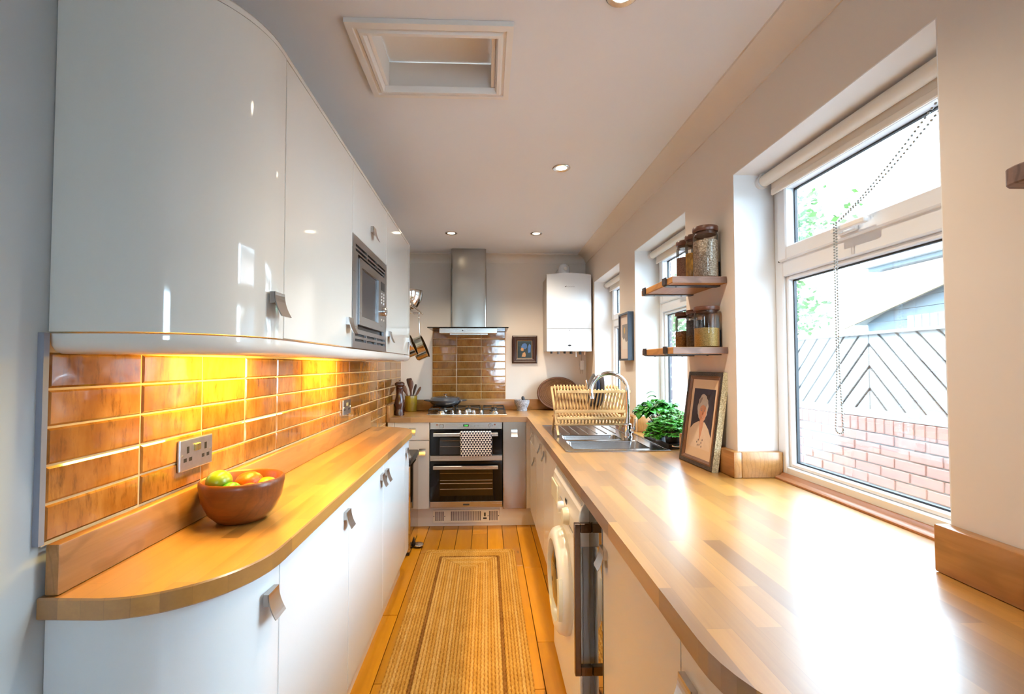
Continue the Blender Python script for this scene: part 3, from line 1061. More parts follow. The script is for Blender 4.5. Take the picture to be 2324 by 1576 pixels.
base_unit_left(1.1215, 1.671, 1.632, 'white gloss base unit next to the curved near end of the left run')
base_unit_left(1.6725, 2.2095, 2.170, 'white gloss base unit in the middle of the left run')
base_unit_left(2.211, 2.771, 2.262, 'white gloss base unit before the curved far end of the left run')
t = thing('base_cabinet', 'curved white base unit at the far end of the left run', 'cabinet', (-0.65, 2.95, 0), 'white base units on the left')
p = far_path(XD, 2.7735, 3.135)
MB().strip(p, ZD0, ZD1, 0.018).build('door', 'gloss_white_base', t, smooth=40)
handle(t.children[-1], XD - 0.001, 2.825, 0.802, LEFT)
pp = far_path(-0.53, 2.7735, 3.105, cx=-0.72)
MB().prism(pp[:-1] + [(XL + 0.001, 3.105), (XL + 0.001, 2.7735)], 0.152, 0.8495).build('carcass', 'carcass', t, smooth=40)
MB().strip(far_path(-0.548, 2.7735, 3.08, cx=-0.72), 0.0, 0.1515, 0.016).build('plinth', 'gloss_white_base', t, smooth=40)

# wall units on the left
XU = -0.494
WZ0, WZ1 = 1.375, 2.066
def wall_unit(y0, y1, z0, z1, hy, hz, label):
    t = thing('wall_cabinet', label, 'cabinet', ((XL + XU) / 2, (y0 + y1) / 2, z0), 'white wall units')
    B(XL + 0.001, XU - 0.019, y0 + 0.0012, y1 - 0.0012, z0, z1).build('carcass', 'carcass', t)
    B(XU - 0.018, XU, y0 + 0.0016, y1 - 0.0016, z0 + 0.001, z1 - 0.001).build('door', 'gloss_white', t, bevel=0.0015)
    handle(t.children[-1], XU, hy, hz, LEFT)
    return t
t = thing('wall_cabinet', 'large curved white wall unit at the near end of the upper row', 'cabinet', (-0.65, 1.0, WZ0), 'white wall units')
MB().strip(near_path(XU, 0.876, 1.1182), WZ0, WZ1, 0.018).build('door', 'gloss_white', t, smooth=40)
handle(t.children[-1], XU, 1.074, 1.480, LEFT)
pp = near_path(-0.53, 0.905, 1.1185, cx=-0.72)
MB().prism([(XL + 0.001, 1.1185), (XL + 0.001, 0.905)] + pp[1:], WZ0, WZ1).build('carcass', 'carcass', t, smooth=40)
wall_unit(1.1215, 1.678, WZ0, WZ1, 1.632, 1.480, 'white gloss wall unit between the curved end and the microwave')
wall_unit(1.6795, 2.2365, 1.800, WZ1, 1.960, 1.902, 'short white wall unit directly above the microwave')
wall_unit(2.238, 2.834, WZ0, WZ1, 2.296, 1.480, 'white gloss wall unit just beyond the microwave')
t = thing('wall_cabinet', 'curved white wall unit at the far end of the upper row', 'cabinet', (-0.65, 2.95, WZ0), 'white wall units')
MB().strip(far_path(XU, 2.8365, 3.13), WZ0, WZ1, 0.018).build('door', 'gloss_white', t, smooth=40)
handle(t.children[-1], XU - 0.001, 2.868, 1.480, LEFT)
pp = far_path(-0.53, 2.8365, 3.10, cx=-0.72)
MB().prism(pp[:-1] + [(XL + 0.001, 3.10), (XL + 0.001, 2.8365)], WZ0, WZ1).build('carcass', 'carcass', t, smooth=40)
# pelmet below and cornice on top, following both curves
def sweep(path, prof):
    """prof (outward, z) swept along an XY path, outward is to the right of travel"""
    rings = []
    n = len(path)
    for i in range(n):
        a = Vector(path[max(i - 1, 0)])
        b = Vector(path[min(i + 1, n - 1)])
        d = (b - a).normalized()
        rings.append([(path[i][0] + d.y * o, path[i][1] - d.x * o, z) for o, z in prof])
    return MB().rings(rings)
full = near_path(XU, 0.876, 1.3)[:-1] + far_path(XU, 2.85, 3.13)
pel = [(0.0, WZ0 - 0.0035), (0.001, WZ0 - 0.014), (-0.002, WZ0 - 0.026), (-0.010, WZ0 - 0.036), (-0.022, WZ0 - 0.041), (-0.060, WZ0 - 0.042), (-0.060, WZ0 - 0.036), (-0.024, WZ0 - 0.030), (-0.018, WZ0 - 0.0035)]
sweep(full, pel).build('pelmet', 'gloss_white', smooth=50, label='rounded white pelmet under the wall units hiding the lamps', category='pelmet')
cor = [(0.0, WZ1 + 0.0015), (0.002, WZ1 + 0.010), (-0.003, WZ1 + 0.019), (-0.012, WZ1 + 0.023), (-0.05, WZ1 + 0.023), (-0.05, WZ1 + 0.0015)]
sweep(full, cor).build('cornice', 'gloss_white', smooth=50, label='slim white cornice along the top of the wall units', category='cornice')
# lamps hidden under the wall units
for i, (a, b) in enumerate(((1.20, 1.56), (2.06, 2.42))):
    t = thing('cabinet_light', ['slim warm strip lamp under the wall units near the fruit bowl', 'slim warm strip lamp under the wall units below the microwave'][i], 'lamp', (-0.69, (a + b) / 2, WZ0 - 0.012), 'strip lamps under the wall units')
    B(-0.715, -0.665, a, b, WZ0 - 0.012, WZ0 - 0.0005).build('housing', 'white_plastic', t, bevel=0.002)
    B(-0.710, -0.670, a + 0.01, b - 0.01, WZ0 - 0.014, WZ0 - 0.0122).build('diffuser', 'strip_glow', t)
    lamp('AREA', 'strip_lamp_light', (-0.69, (a + b) / 2, WZ0 - 0.016), (0, 0.35, 0), STRIP_W, (1.0, 0.62, 0.07), shape='RECTANGLE', size=0.04, size_y=b - a)
# ------------------------------------------------------------------ microwave
t = thing('microwave', 'built-in stainless microwave between the white wall units', 'microwave', (-0.65, 1.958, WZ0))
y0, y1, z0, z1 = 1.681, 2.235, 1.376, 1.798
B(XL + 0.02, XU - 0.012, y0, y1, z0, z1).build('body', 'black_plastic', t)
def plate_with_slots(x0, x1, y0, y1, z0, z1, holes):
    """upright plate in the YZ plane with rectangular holes"""
    ys = sorted({y0, y1} | {h[0] for h in holes} | {h[1] for h in holes})
    zs = sorted({z0, z1} | {h[2] for h in holes} | {h[3] for h in holes})
    m = MB()
    for i in range(len(ys) - 1):
        for j in range(len(zs) - 1):
            cyy, czz = (ys[i] + ys[i + 1]) / 2, (zs[j] + zs[j + 1]) / 2
            if any(h[0] < cyy < h[1] and h[2] < czz < h[3] for h in holes):
                continue
            m.box(x0, x1, ys[i], ys[i + 1], zs[j], zs[j + 1])
    return m
holes = [(1.745, 2.180, 1.448, 1.735)]
for za in (1.754, 1.735 + 0.003):
    pass
for zz in ((1.758, 1.768), (1.741, 1.751), (1.421, 1.431), (1.401, 1.411)):
    for (p, q) in ((1.712, 1.868), (1.880, 2.036), (2.048, 2.204)):
        holes.append((p, q, *zz))
plate_with_slots(XU - 0.008, XU + 0.002, y0, y1, z0, z1, holes).build('trim_frame', 'steel_y', t)
m = plate_with_slots(XU - 0.006, XU + 0.008, 1.749, 2.088, 1.466, 1.722, [(1.782, 2.050, 1.500, 1.690)])
d = m.build('door', 'steel_y', t)
B(XU - 0.004, XU + 0.001, 1.782, 2.050, 1.500, 1.690).build('window', 'oven_window_grey', d)
m = B(XU - 0.006, XU + 0.007, 2.090, 2.176, 1.466, 1.722)
c = m.build('control_panel', 'steel_y', t)
B(XU + 0.0072, XU + 0.008, 2.098, 2.168, 1.655, 1.695).build('display', 'black_plastic', c)
MB().lathe([(0.021, 0.0072), (0.021, 0.022), (0.017, 0.026)], (XU, 2.133, 1.560), 20, 'X').build('knob', 'bright_steel', c, smooth=40)
bme = shared(MB().lathe([(0.005, 0.0), (0.004, 0.002)], (0, 0, 0), 10, 'X'), 'button', 'white_plastic')
for k in range(4):
    for yy in (2.112, 2.154):
        inst('button', bme, c, (XU + 0.007, yy, 1.640 - 0.014 * k))
for yy in (2.112, 2.154):
    inst('button', bme, c, (XU + 0.007, yy, 1.520))

# ------------------------------------------------------------------ sockets on the left tiles
def socket(y0, y1, z0, z1, label):
    t = thing('wall_socket', label, 'socket', (XT, (y0 + y1) / 2, z0), 'double sockets on the left tiles')
    yc, zc = (y0 + y1) / 2, (z0 + z1) / 2
    x = XT + 0.0005
    B(x, x + 0.008, y0, y1, z0, z1).build('plate', 'socket_steel', t, bevel=0.003, seg=2)
    pl = t.children[-1]
    xx = x + 0.0083
    for s in (-1, 1):
        c = yc + s * 0.038
        B(x + 0.006, xx, c - 0.005, c + 0.005, zc + 0.004, zc + 0.022).build('earth_slot', 'black_plastic', t)
        for q in (-1, 1):
            B(x + 0.006, xx, c + q * 0.011 - 0.006, c + q * 0.011 + 0.006, zc - 0.018, zc - 0.008).build('pin_slot', 'black_plastic', t)
        B(x + 0.004, x + 0.0125, yc + s * 0.007 - 0.0058, yc + s * 0.007 + 0.0058, zc + 0.006, zc + 0.026).build('switch', 'brass_switch', t, bevel=0.002)
        MB().lathe([(0.003, 0.0075), (0.0025, 0.009)], (x, yc + s * 0.060, zc), 8, 'X').build('screw', 'chrome', t)
    return t
socket(1.222, 1.364, 1.030, 1.114, 'steel double socket on brown tiles above the fruit bowl')
socket(2.570, 2.712, 1.030, 1.114, 'steel double socket on brown tiles further along the left wall')

# ------------------------------------------------------------------ back run units
def back_front(t, name, x0, x1, z0, z1, mat='satin_cream', y=YO, th=0.018, par=None):
    return B(x0, x1, y, y + th, z0, z1).build(name, mat, t, bevel=0.0015)
t = thing('drawer_cabinet', 'cream drawer and door unit left of the oven', 'cabinet', (-0.61, 4.0, 0))
B(-0.757, -0.468, YO + 0.019, YT - 0.002, 0.150, 0.8495).build('carcass', 'carcass', t)
d = back_front(t, 'drawer', -0.746, -0.4655, 0.706, 0.848)
handle(d, -0.601, YO, 0.803, BACKW)
d = back_front(t, 'door', -0.746, -0.4655, 0.155, 0.701)
handle(d, -0.521, YO, 0.638, BACKW)
back_front(t, 'filler', -0.800, -0.749, 0.155, 0.848)

t = thing('narrow_cabinet', 'narrow unit with a stainless steel door right of the oven', 'cabinet', (0.22, 4.0, 0))
B(0.130, 0.312, YO + 0.019, YT - 0.002, 0.150, 0.8495).build('carcass', 'carcass', t)
d = back_front(t, 'door', 0.1275, 0.3145, 0.150, 0.848, 'steel_z')
handle(d, 0.219, YO, 0.789, BACKW)
back_front(t, 'corner_post', 0.317, 0.3635, 0.150, 0.848)

m = B(-0.80, 0.41, YF + 0.075, YF + 0.091, 0.0, 0.1495)
m.build('plinth', 'satin_cream', bevel=0.001, label='cream plinth board below the oven and back units', category='plinth')

# plinth heater
t = thing('plinth_heater', 'cream plinth heater grille set in the plinth under the oven', 'heater', (-0.17, YF + 0.07, 0.03))
yp = YF + 0.0748
hx0, hx1, hz0, hz1 = -0.440, 0.099, 0.030, 0.132
gr = [(-0.422, -0.354), (-0.295, -0.052), (0.015, 0.083)]
B(hx0, hx1, yp - 0.003, yp, hz0, hz1).build('backing', 'heater_dark', t)
m = MB()
xs = [hx0] + [q for g in gr for q in g] + [hx1]
for i in range(0, len(xs), 2):
    m.box(xs[i], xs[i + 1], yp - 0.008, yp - 0.003, hz0, hz1)
for a, b in gr:
    m.box(a, b, yp - 0.008, yp - 0.003, hz0, hz0 + 0.013)
    m.box(a, b, yp - 0.008, yp - 0.003, hz1 - 0.012, hz1)
m.build('face_plate', 'heater_cream', t)
sm = shared(MB().box(-0.0020, 0.0020, 0, 0.005, 0, hz1 - hz0 - 0.025), 'slat', 'heater_cream')
for a, b in gr:
    n = round((b - a) / 0.0087)
    for k in range(1, n):
        inst('slat', sm, t, (a + (b - a) * k / n, yp - 0.0075, hz0 + 0.013))
B(-0.026, -0.013, yp - 0.0095, yp - 0.008, 0.078, 0.108).build('switch', 'black_plastic', t)
B(-0.034, -0.005, yp - 0.0095, yp - 0.008, 0.056, 0.069).build('switch', 'black_plastic', t)
for xx in (-0.433, -0.345, 0.006, 0.092):
    MB().lathe([(0.004, -0.0015), (0.003, 0)], (xx, yp - 0.008, 0.082), 8, 'Y').build('screw', 'black_plastic', t)

# ------------------------------------------------------------------ double oven
t = thing('double_oven', 'stainless and black glass built-under double oven', 'oven', (-0.17, YO, 0.166))
ox0, ox1 = -0.4605, 0.1215
B(ox0 + 0.004, ox1 - 0.004, YO + 0.004, YT - 0.05, 0.168, 0.8485).build('body', 'black_plastic', t)
yo = YO - 0.004
c = B(ox0, ox1, yo - 0.004, YO + 0.004, 0.793, 0.8485).build('control_panel', 'steel_x', t, bevel=0.002)
for xx in (-0.366, 0.026):
    k = MB().lathe([(0.0185, -0.0045), (0.0185, -0.010), (0.016, -0.022), (0.015, -0.024)], (xx, yo, 0.820), 24, 'Y').build('knob', 'bright_steel', c, smooth=40)
    B(xx - 0.0035, xx + 0.0035, yo - 0.028, yo - 0.022, 0.804, 0.836).build('grip', 'bright_steel', k)
for xx, zz in ((-0.404, 0.829), (0.062, 0.829)):
    MB().lathe([(0.006, -0.0042), (0.005, -0.006)], (xx, yo, zz), 12, 'Y').build('indicator', 'paint_skin_dark', c)
ds = B(-0.194, -0.149, yo - 0.0052, yo - 0.004, 0.8135, 0.8315).build('display', 'green_led', c)
text('display_digits', '12:8', 0.0155, (-0.1715, yo - 0.0056, 0.8215), FACE_BACK, 'led_digits', c)
for xx in (-0.131, -0.102, -0.073):
    MB().lathe([(0.0032, -0.0042), (0.003, -0.007)], (xx, yo, 0.8185), 10, 'Y').build('button', 'black_plastic', c)
def oven_door(z0, z1, wz0, wz1, hz, wm):
    d = B(ox0, ox1, yo - 0.006, YO + 0.003, z0, z1).build('door', 'oven_glass', t, bevel=0.002)
    B(-0.382, 0.045, yo - 0.0066, yo - 0.0062, wz0, wz1).build('window', wm, d)
    m = MB().box(-0.430, 0.086, yo - 0.050, yo - 0.036, hz, hz + 0.028)
    for xx in (-0.424, 0.068):
        m.box(xx, xx + 0.012, yo - 0.036, yo - 0.006, hz + 0.004, hz + 0.024)
    m.build('handle', 'steel_x', d, bevel=0.002)
    return d
d1 = oven_door(0.584, 0.790, 0.590, 0.725, 0.741, 'oven_window_grey')
d2 = oven_door(0.217, 0.536, 0.262, 0.474, 0.479, 'oven_window')
for d, zz in ((d1, (0.655, 0.702)), (d2, (0.360, 0.385, 0.315, 0.440))):
    for z in zz:
        MB().tube([(-0.378, yo - 0.0072, z), (0.041, yo - 0.0072, z)], 0.0011 if z > 0.43 else 0.0019, 6).build('shelf_wire', 'bright_steel', d)
B(ox0, ox1, yo - 0.005, YO + 0.003, 0.538, 0.582).build('middle_band', 'steel_x', t, bevel=0.002)
bb = B(ox0, ox1, yo - 0.005, YO + 0.003, 0.168, 0.215).build('bottom_band', 'steel_x', t, bevel=0.002)
B(-0.194, -0.144, yo - 0.0062, yo - 0.005, 0.1845, 0.1965).build('badge', 'print_dark', bb)

# tea towel over the upper handle
m = MB()
nx, nz = 14, 16
tx0, tx1, ztop, zbot = -0.217, 0.034, 0.7725, 0.590
front, rows = [], []
def tow(u, s):
    """s runs from the back hem over the bar down to the front hem"""
    x = tx0 + (tx1 - tx0) * u
    yb = yo - 0.043
    w = 0.0025 * sin(u * 9.0 + 0.6) + 0.0015 * sin(u * 21)
    if s < 0:
        z = ztop + s
        return (x, yo - 0.0315 + w * 0.2, z)
    if s < 0.02:
        a = s / 0.02 * pi
        return (x, yb + 0.0105 * cos(a), ztop + 0.0105 * sin(a) - 0.001)
    z = ztop - (s - 0.02)
    f = (ztop - z) / (ztop - zbot)
    return (x + 0.006 * f * (1 - u), yb - 0.0105 - abs(w) * f - 0.002 * f, z - 0.008 * f * (1 - u))
ss = [-0.10 + 0.10 * i / 5 for i in range(6)] + [0.02 * i / 6 for i in range(1, 7)] + [0.02 + (ztop - zbot) * i / 16 for i in range(1, 17)]
grid = [[tow(i / nx, s) for i in range(nx + 1)] for s in ss]
vs = [p for r in grid for p in r]
fs = []
for j in range(len(ss) - 1):
    for i in range(nx):
        a = j * (nx + 1) + i
        fs.append((a, a + 1, a + nx + 2, a + nx + 1))
m.add(vs, fs)
to = m.build('tea_towel', 'towel_triangles', smooth=80, label='tea towel with black and white triangles over the oven handle', category='towel')
sd = to.modifiers.new('thickness', 'SOLIDIFY')
sd.thickness = 0.0018
sd.offset = 0

# ------------------------------------------------------------------ hob
t = thing('gas_hob', 'five burner stainless gas hob set in the back worktop', 'hob', (-0.171, 4.03, WT))
B(-0.508, 0.166, 3.835, 4.262, WT + 0.0005, WT + 0.006).build('plate', 'steel_x', t, bevel=0.003)
km = shared(MB().lathe([(0.020, 0.0), (0.020, 0.004), (0.0155, 0.008), (0.0135, 0.026), (0.010, 0.029)], (0, 0, 0), 20).box(-0.0035, 0.0035, -0.014, 0.0, 0.024, 0.034), 'knob', 'bright_steel', smooth=40)
for xx in (-0.300, -0.238, -0.178, -0.114, -0.051):
    inst('knob', km, t, (xx, 3.935, WT + 0.006))
bm_ = shared(MB().lathe([(0.042, 0.0), (0.042, 0.008), (0.030, 0.012), (0.030, 0.018), (0.012, 0.019)], (0, 0, 0), 20), 'burner', 'bright_steel', smooth=40)
cm_ = shared(MB().lathe([(0.026, 0.0), (0.030, 0.004), (0.026, 0.009), (0.010, 0.010)], (0, 0, 0), 20), 'burner_cap', 'black_iron', smooth=40)
for xx, yy in ((-0.395, 3.955), (-0.395, 4.165), (-0.171, 4.130), (0.062, 3.955), (0.062, 4.165)):
    bu = inst('burner', bm_, t, (xx, yy, WT + 0.006))
    inst('burner_cap', cm_, bu, (xx, yy, WT + 0.0252))
def support(x0, x1, y0, y1, arms):
    m = MB()
    r = 0.0042
    zt = WT + 0.044
    m.tube([(x0, y0, zt), (x1, y0, zt), (x1, y1, zt), (x0, y1, zt)], r, 6, closed=True)
    for x in (x0, x1):
        for y in (y0, y1):
            m.tube([(x, y, zt), (x, y, WT + 0.0062)], r, 6)
    for (cx, cyy) in arms:
        for dx, dy in ((1, 0), (-1, 0), (0, 1), (0, -1)):
            ex = x1 if dx > 0 else x0 if dx < 0 else cx
            ey = y1 if dy > 0 else y0 if dy < 0 else cyy
            if dy and len(arms) > 1:
                ey = cyy + dy * 0.10
                if (dy > 0) != (cyy > (y0 + y1) / 2):
                    ey = (y0 + y1) / 2
            m.tube([(ex, ey, zt), (cx + dx * 0.022, cyy + dy * 0.022, zt + 0.001)], r, 6)
    m.build('pan_support', 'black_iron', t, smooth=60)
support(-0.492, -0.298, 3.875, 4.245, [(-0.395, 3.955), (-0.395, 4.165)])
support(-0.276, -0.066, 4.020, 4.245, [(-0.171, 4.130)])
support(-0.035, 0.150, 3.875, 4.245, [(0.062, 3.955), (0.062, 4.165)])

# shallow casserole on the back left burner
t = thing('casserole_pan', 'dark grey cast iron shallow casserole with lid on the hob', 'pan', (-0.375, 4.130, WT + 0.049))
cx, cyy, cz = -0.375, 4.120, WT + 0.0495
MB().lathe([(0.075, 0.0), (0.110, 0.010), (0.135, 0.034), (0.142, 0.050), (0.142, 0.053), (0.136, 0.053), (0.128, 0.034), (0.10, 0.012), (0.01, 0.009)], (cx, cyy, cz), 36).build('body', 'cast_iron_enamel', t, smooth=50)
l = MB().lathe([(0.143, 0.0535), (0.143, 0.058), (0.136, 0.062), (0.128, 0.078), (0.105, 0.087), (0.05, 0.092), (0.005, 0.093)], (cx, cyy, cz), 36).build('lid', 'cast_iron_enamel', t, smooth=50)
MB().lathe([(0.008, 0.093), (0.008, 0.102), (0.019, 0.108), (0.019, 0.113), (0.012, 0.116)], (cx, cyy, cz), 20).build('knob', 'bright_steel', l, smooth=50)
for s in (-1, 1):
    pts = []
    for k in range(9):
        a = -0.33 + 0.66 * k / 8
        rr = 0.142 + 0.045 * cos((a / 0.33) * pi / 2)
        pts.append((cx + s * rr * cos(a), cyy + rr * sin(a) * 1.0, cz + 0.050 + 0.006 * cos(a / 0.33 * pi / 2)))
    MB().tube(pts, 0.008, 8, sq=0.7).build('handle', 'cast_iron_enamel', t, smooth=60)

# ------------------------------------------------------------------ things on the back worktop
t = thing('pepper_mill', 'tall dark turned wooden pepper mill in the far left corner', 'pepper mill', (-0.735, 3.86, WT + 0.0005))
c = (-0.735, 3.86, WT + 0.0005)
MB().lathe([(0.040, 0.0), (0.041, 0.030), (0.037, 0.045), (0.036, 0.058), (0.041, 0.075), (0.043, 0.105), (0.036, 0.135), (0.029, 0.165), (0.028, 0.195), (0.032, 0.218), (0.033, 0.222), (0.029, 0.2235), (0.029, 0.2275)], c, 28).build('body', 'mill_wood', t, smooth=45)
hd = MB().lathe([(0.028, 0.228), (0.034, 0.231), (0.034, 0.236), (0.030, 0.240), (0.036, 0.246), (0.041, 0.256), (0.040, 0.268), (0.028, 0.279), (0.010, 0.282)], c, 28).build('head', 'mill_wood', t, smooth=45)
MB().lathe([(0.006, 0.282), (0.006, 0.290), (0.009, 0.294), (0.006, 0.299)], c, 12).build('nut', 'chrome', hd, smooth=45)

CRX, CRY = -0.696, 4.205
t = thing('utensil_crock', 'mustard yellow glazed utensil crock on the back worktop', 'crock', (CRX, CRY, WT + 0.0005))
MB().lathe([(0.052, 0.0), (0.054, 0.004), (0.055, 0.136), (0.0545, 0.140), (0.050, 0.140), (0.049, 0.012), (0.005, 0.010)], (CRX, CRY, WT + 0.0005), 32).build('body', 'pot_mustard', t, smooth=45)
def utensil(label, foot, top, shape, mat):
    """flat wooden utensil standing in the crock"""
    f, p = Vector(foot), Vector(top)
    d = (p - f)
    L = d.length
    d.normalize()
    side = Vector((1, 0, 0))
    side = (side - d * side.dot(d)).normalized()
    nrm = d.cross(side)
    m = MB()
    rings = []
    for s, w, th, off in shape:
        q = f + d * (L * s) + nrm * off
        rings.append([q + side * w * cos(2 * pi * k / 10) + nrm * th * sin(2 * pi * k / 10) for k in range(10)])
    m.rings(rings)
    m.build('wooden_utensil', mat, smooth=60, label=label, category='utensil', group='utensils in the yellow crock')
spoon = [(0, 0.006, 0.005, 0), (0.55, 0.007, 0.005, 0), (0.66, 0.010, 0.005, 0), (0.78, 0.020, 0.006, 0), (0.90, 0.022, 0.006, 0), (0.97, 0.015, 0.005, 0), (1.0, 0.004, 0.003, 0)]
spat = [(0, 0.006, 0.005, 0), (0.5, 0.007, 0.005, 0), (0.68, 0.013, 0.004, 0), (0.86, 0.025, 0.004, 0), (0.96, 0.026, 0.003, 0), (1.0, 0.020, 0.003, 0)]
thin = [(0, 0.005, 0.004, 0), (0.6, 0.006, 0.004, 0), (0.72, 0.010, 0.004, 0), (0.9, 0.012, 0.004, 0), (0.98, 0.008, 0.003, 0), (1.0, 0.003, 0.002, 0)]
zb = WT + 0.012
utensil('slotted wooden spoon leaning left in the yellow crock', (CRX + 0.028, CRY, zb), (CRX - 0.074, CRY - 0.02, WT + 0.242), spoon, 'spoon_wood')
utensil('tall black spatula at the back of the yellow crock', (CRX + 0.015, CRY + 0.02, zb), (CRX - 0.022, CRY + 0.012, WT + 0.300), spat, 'spoon_dark')
utensil('tall brown wooden spoon in the middle of the yellow crock', (CRX - 0.005, CRY - 0.012, zb), (CRX + 0.004, CRY - 0.026, WT + 0.286), spoon, 'walnut')
utensil('short dark wooden spoon behind the tall one in the crock', (CRX - 0.02, CRY + 0.012, zb), (CRX + 0.040, CRY + 0.030, WT + 0.245), thin, 'spoon_dark')
utensil('pale wooden spreader leaning right in the yellow crock', (CRX - 0.024, CRY - 0.01, zb), (CRX + 0.090, CRY - 0.02, WT + 0.222), thin, 'spoon_wood')

t = thing('mortar', 'grey granite mortar on the back worktop right of the hob', 'mortar', (0.318, 4.17, WT + 0.0005))
c = (0.318, 4.17, WT + 0.0005)
MB().lathe([(0.046, 0.0), (0.048, 0.016), (0.046, 0.024), (0.060, 0.050), (0.070, 0.080), (0.070, 0.100), (0.060, 0.101), (0.050, 0.060), (0.02, 0.034), (0.004, 0.032)], c, 32).build('body', 'granite', t, smooth=45)
pts = [(c[0] + 0.030, c[1], c[2] + 0.042), (c[0] + 0.018, c[1], c[2] + 0.085), (c[0] + 0.008, c[1], c[2] + 0.122), (c[0] + 0.006, c[1], c[2] + 0.134)]
MB().tube(pts, [0.018, 0.016, 0.015, 0.006], 14).build('pestle', 'pestle_stone', smooth=70, label='dark stone pestle standing in the granite mortar', category='pestle')

# woven oval tray leaning on the back wall
t = thing('woven_tray', 'dark brown woven oval tray leaning on the back wall', 'tray', (0.66, 4.24, WT + 0.001))
rx, rz = 0.189, 0.144
M = Matrix.Translation((0.660, 4.200, WT + 0.0100)) @ Matrix.Rotation(-0.18, 4, 'X') @ Matrix.Translation((0, 0, rz + 0.003))
n = 11
for k in range(n):
    f = (k + 1) / n
    pts = [(rx * f * cos(a), -0.006 if k < n - 1 else -0.012, rz * f * sin(a)) for a in [2 * pi * i / 56 for i in range(56)]]
    MB().tube(pts, rx / n * 0.60 if k < n - 1 else 0.011, 6, closed=True).xf(M).build('coil', 'rattan', t, smooth=70)
m = MB()
for k in range(110):
    a = 2 * pi * k / 110
    pts = []
    for i in range(7):
        f = 0.12 + 0.82 * i / 6
        aa = a + 0.55 * (f - 0.12)
        pts.append((rx * f * cos(aa), -0.0185 - (0.0015 if i % 2 else 0), rz * f * sin(aa)))
    m.tube(pts, 0.0014, 4)
m.xf(M).build('weave', 'rattan_light', t, kind='stuff')
MB().lathe([(0.02, -0.012), (rx * 0.9, -0.004), (rx * 0.9, 0.004), (0.02, 0.004)], (0, 0, 0), 40, 'Y').xf(Matrix.Diagonal((1, 1, rz / rx, 1))).xf(M).build('base', 'rattan', t)

# ------------------------------------------------------------------ cooker hood
t = thing('cooker_hood', 'stainless chimney cooker hood with a flat glass canopy', 'hood', (-0.163, 4.17, 1.57))
def duct(x0, x1, y0, y1, z0, z1, name):
    r = 0.018
    pts = [(x0, y1), (x1, y1), (x1, y0 + r)] + arc(x1 - r, y0 + r, r, r, 0, -pi / 2, 5)[1:] + arc(x0 + r, y0 + r, r, r, -pi / 2, -pi, 5)
    MB().prism(pts, z0, z1).build(name, 'steel_z', t, smooth=30)
duct(-0.3205, -0.0095, 4.045, YT - 0.001, 2.170, CEIL - 0.0005, 'upper_chimney')
duct(-0.3235, -0.0065, 4.042, YT - 0.001, 1.640, 2.1695, 'lower_chimney')
B(-0.505, 0.182, 3.845, YT - 0.004, 1.6245, 1.6325).build('glass_canopy', 'hood_glass', t, bevel=0.001)
B(-0.404, 0.083, 3.850, YT - 0.004, 1.580, 1.624).build('body', 'steel_x', t, bevel=0.003)
bd = t.children[-1]
B(-0.320, 0.005, 3.90, YT - 0.03, 1.570, 1.5795).build('filter', 'steel_x', t)
for k in range(6):
    MB().lathe([(0.0052, -0.0005), (0.0045, -0.003)], (-0.208 + 0.0158 * k, 3.850, 1.602), 10, 'Y').build('button', 'black_plastic' if k == 0 else 'nickel', bd)

# ------------------------------------------------------------------ picture on the back wall (plain stand-in for the print)
def picture_back():
    x0, x1, z0, z1 = 0.2355, 0.4735, 1.326, 1.588
    t = thing('framed_picture', 'small dark picture in a broad dark wooden frame on the back wall', 'picture', ((x0 + x1) / 2, YB, z0))
    y = YB - 0.001
    m = MB()
    prof = [(0.0, 0.0), (0.0, 0.020), (0.012, 0.026), (0.024, 0.018), (0.036, 0.016), (0.046, 0.010), (0.046, 0.0)]
    rings = []
    for (cx, cz, sx, sz) in ((x0, z0, 1, 1), (x1, z0, -1, 1), (x1, z1, -1, -1), (x0, z1, 1, -1)):
        rings.append([(cx + sx * i, y - d, cz + sz * i) for i, d in prof])
    m.rings(rings, closed=True)
    m.build('frame', 'dark_frame_wood', t)
    a0, a1, b0, b1 = x0 + 0.046, x1 - 0.046, z0 + 0.046, z1 - 0.046
    B(a0, a1, y - 0.006, y, b0, b1).build('slip', 'gold_line', t)
    pic = B(a0 + 0.005, a1 - 0.005, y - 0.0072, y - 0.006, b0 + 0.005, b1 - 0.005).build('print', 'paint_teal', t)
    def blob(pts, mat, d):
        MB().prism([(a0 + (a1 - a0) * u, b0 + (b1 - b0) * v) for u, v in pts], y - 0.0072 - d, y - 0.0072, 'Y').build('colour_patch', mat, pic)
    blob([(0.34, 0.52), (0.28, 0.66), (0.36, 0.80), (0.52, 0.86), (0.64, 0.78), (0.66, 0.62), (0.56, 0.52)], 'paint_blue', 0.0003)
    blob([(0.72, 0.30), (0.70, 0.62), (0.80, 0.82), (0.90, 0.74), (0.88, 0.34)], 'paint_blue', 0.0004)
    blob([(0.30, 0.10), (0.38, 0.30), (0.52, 0.36), (0.58, 0.20), (0.54, 0.08)], 'paint_ochre', 0.0003)
    blob([(0.24, 0.46), (0.28, 0.60), (0.42, 0.58), (0.44, 0.44), (0.34, 0.40)], 'paint_ochre', 0.0005)
picture_back()

